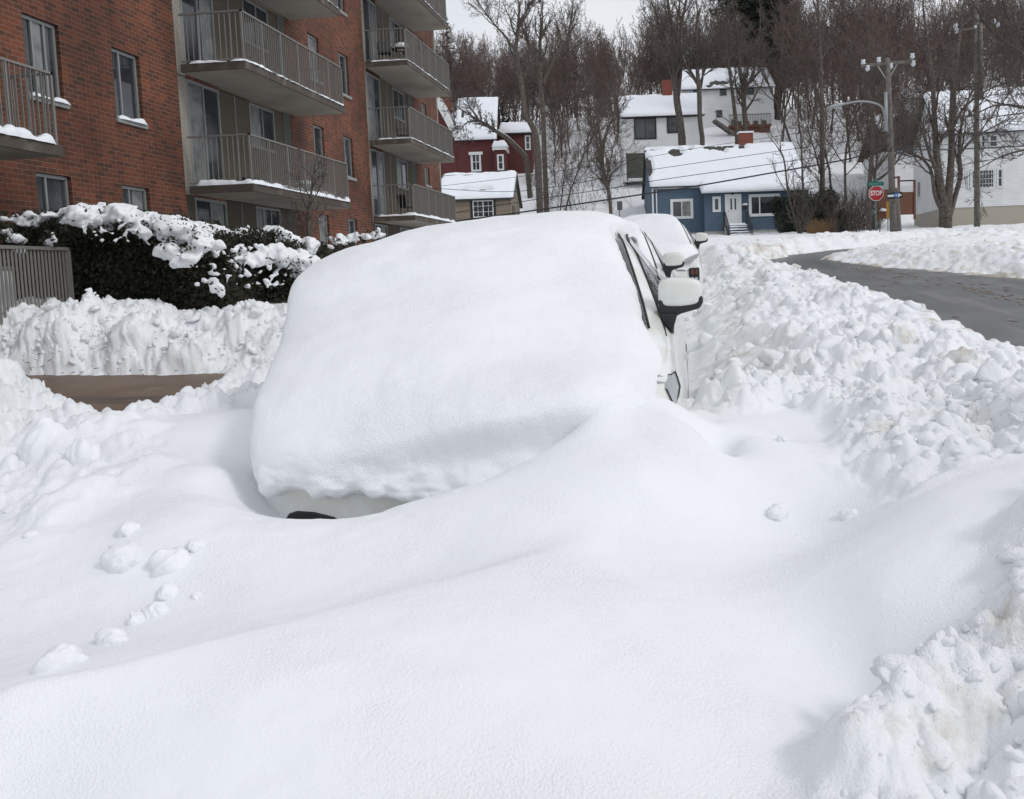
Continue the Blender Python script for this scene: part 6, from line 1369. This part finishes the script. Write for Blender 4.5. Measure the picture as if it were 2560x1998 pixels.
p0 = at(2171, 462, D); bl = MB().box(-.36, .33, -.035, -.015, tp+.33, tp+.50).build('street_name_blade', gr, Pz)
# faint pale lettering on the blade, too blurred in the photograph to read
for i, (u, w2) in enumerate(((-.28, .05), (-.21, .05), (-.14, .04), (-.08, .05), (-.01, .04), (.06, .05), (.15, .04), (.21, .03))): MB().box(u-w2/2, u+w2/2, -.0375, -.0352, tp+.385, tp+.445).build('blade_mark', mat('blade_mark', (.10, .30, .24), .5) if i == 0 else bpy.data.materials['blade_mark'], bl)
MB().box(-.01, .01, -.3, .30, tp+.51, tp+.64).build('cross_street_blade', gr, Pz)
# twin utility pole further right
D = 52; a, b = pole3(2443, 572, 2441, -30, D); z0 = gnd(a[0], a[1]); P = empty('utility_pole', (a[0], a[1], z0), 0, 0, 'tall weathered utility pole of two spliced timbers in front of the white corner house', 'utility pole'); O = np.array([a[0], a[1], z0]); top = b-O
MB().tube([(0, 0, -.5), top*.5, top], [.17, .14, .12], 14).build('pole', M['wood'], P, True)
m1 = at(2447, 250, D)-O+np.array([.10, -.16, 0]); m2 = at(2444, 60, D)-O+np.array([.12, -.16, 0]); MB().tube([m1, m2], [.11, .10], 12).build('splice_pole', M['wood'], P, True)
c0 = at(2385, 78, D)-O; c1 = at(2494, 62, D)-O; MB().bar(c0, c1, .10, .12).build('crossarm', M['wood'], P, False, .01)
for (x, y) in ((2388, 66), (2391, 77), (2440, 70), (2484, 54), (2494, 62)):
    q = at(x, y, D)-O; MB().tube([q+np.array([0, 0, -.14]), q, q+np.array([0, 0, .13])], [.06, .13, .10], 12).build('insulator', M['porcelain'], P, True)
# grey post with a small plate behind the cars
a = at(1550, 560, 32); z0 = gnd(a[0], a[1]); g = empty('sign_post', (a[0], a[1], z0), YAW, 0, 'dark grey post with a narrow plate seen from behind, above the second car roof', 'sign post')
zt = at(1551, 504, 32)[2]-z0; MB().tube([(0, 0, -.3), (0, 0, zt)], .028, 8).build('post', M['trimgrey'], g, True); MB().box(-.085, .10, -.05, -.03, zt-.30, zt).build('plate', mat('plate_back', (.07, .075, .08), .6), g)
# ================================================================== CABLES
def cable(pts, r, label, sag=.0):
    P_ = catmull(pts, 14); V, F = tubeVF(P_, r, 6); o = meshnp('overhead_cable', V, F, M['wire'], None); tag(o, label, 'cable', 'overhead cables crossing the street end')
cable([at(1060, 566, 38), at(1145, 553, 38), at(1400, 517, 38.5), at(1640, 481, 39), at(1760, 462, 39.5), at(1960, 427, 40), at(2100, 402, 40.2), at(2226, 377, 40.3), at(2380, 374, 46), at(2560, 365, 52), at(2700, 360, 56)], .035, 'thick black overhead cable sweeping from the brick building to the thick pole')
cable([at(1060, 470, 40), at(1300, 478, 40), at(1545, 439, 40), at(1625, 425, 40), at(1994, 371, 40.3), at(2222, 340, 40.4)], .013, 'thin overhead cable crossing the middle of the blue house roof')
cable([at(1060, 545, 40), at(1300, 505, 40), at(1545, 468, 40), at(1637, 452, 40), at(2044, 393, 40.3), at(2222, 362, 40.4)], .016, 'thin overhead cable crossing the lower part of the blue house roof')
cable([at(1060, 470, 42), at(1305, 441, 42), at(1625, 392, 41.5), at(1745, 370, 41), at(2220, 300, 40.4)], .010, 'thinnest overhead cable, topmost across the blue house roof')
cable([at(2226, 372, 40.3), at(2400, 360, 45), at(2560, 352, 50), at(2700, 348, 54)], .018, 'thin overhead cable running right from the thick pole in front of the white corner house')
# ================================================================== SMALL BITS
a = at(2382, 556, 49.); 
rng = np.random.RandomState(21)
def debris():
    V, F = [], []; rows = []
    for i in range(260):
        x = rng.uniform(-9.0, -4.2); y = 10.0+rng.rand()**3*.35; 
        if rng.rand() > .35+.65*(fbm(np.array(x*1.3), np.array(0.), 5) > -.05): continue
        z = surf(x, y) if i % 3 == 0 else gnd(x, y)+.05+(y-10)*.6; s = rng.uniform(.005, .018); d = norm(rng.normal(size=3)*np.array([1, 1, .4])); p = np.array([x, y, z]); rows.append((*p, s*.35, *(p+d*s*3), s*.2))
    o = segmesh('twig_litter', rows, 3, M['leafdark'], None); tag(o, 'dark hedge litter along the foot of the long snow bank', 'litter', None, 'stuff')
debris()
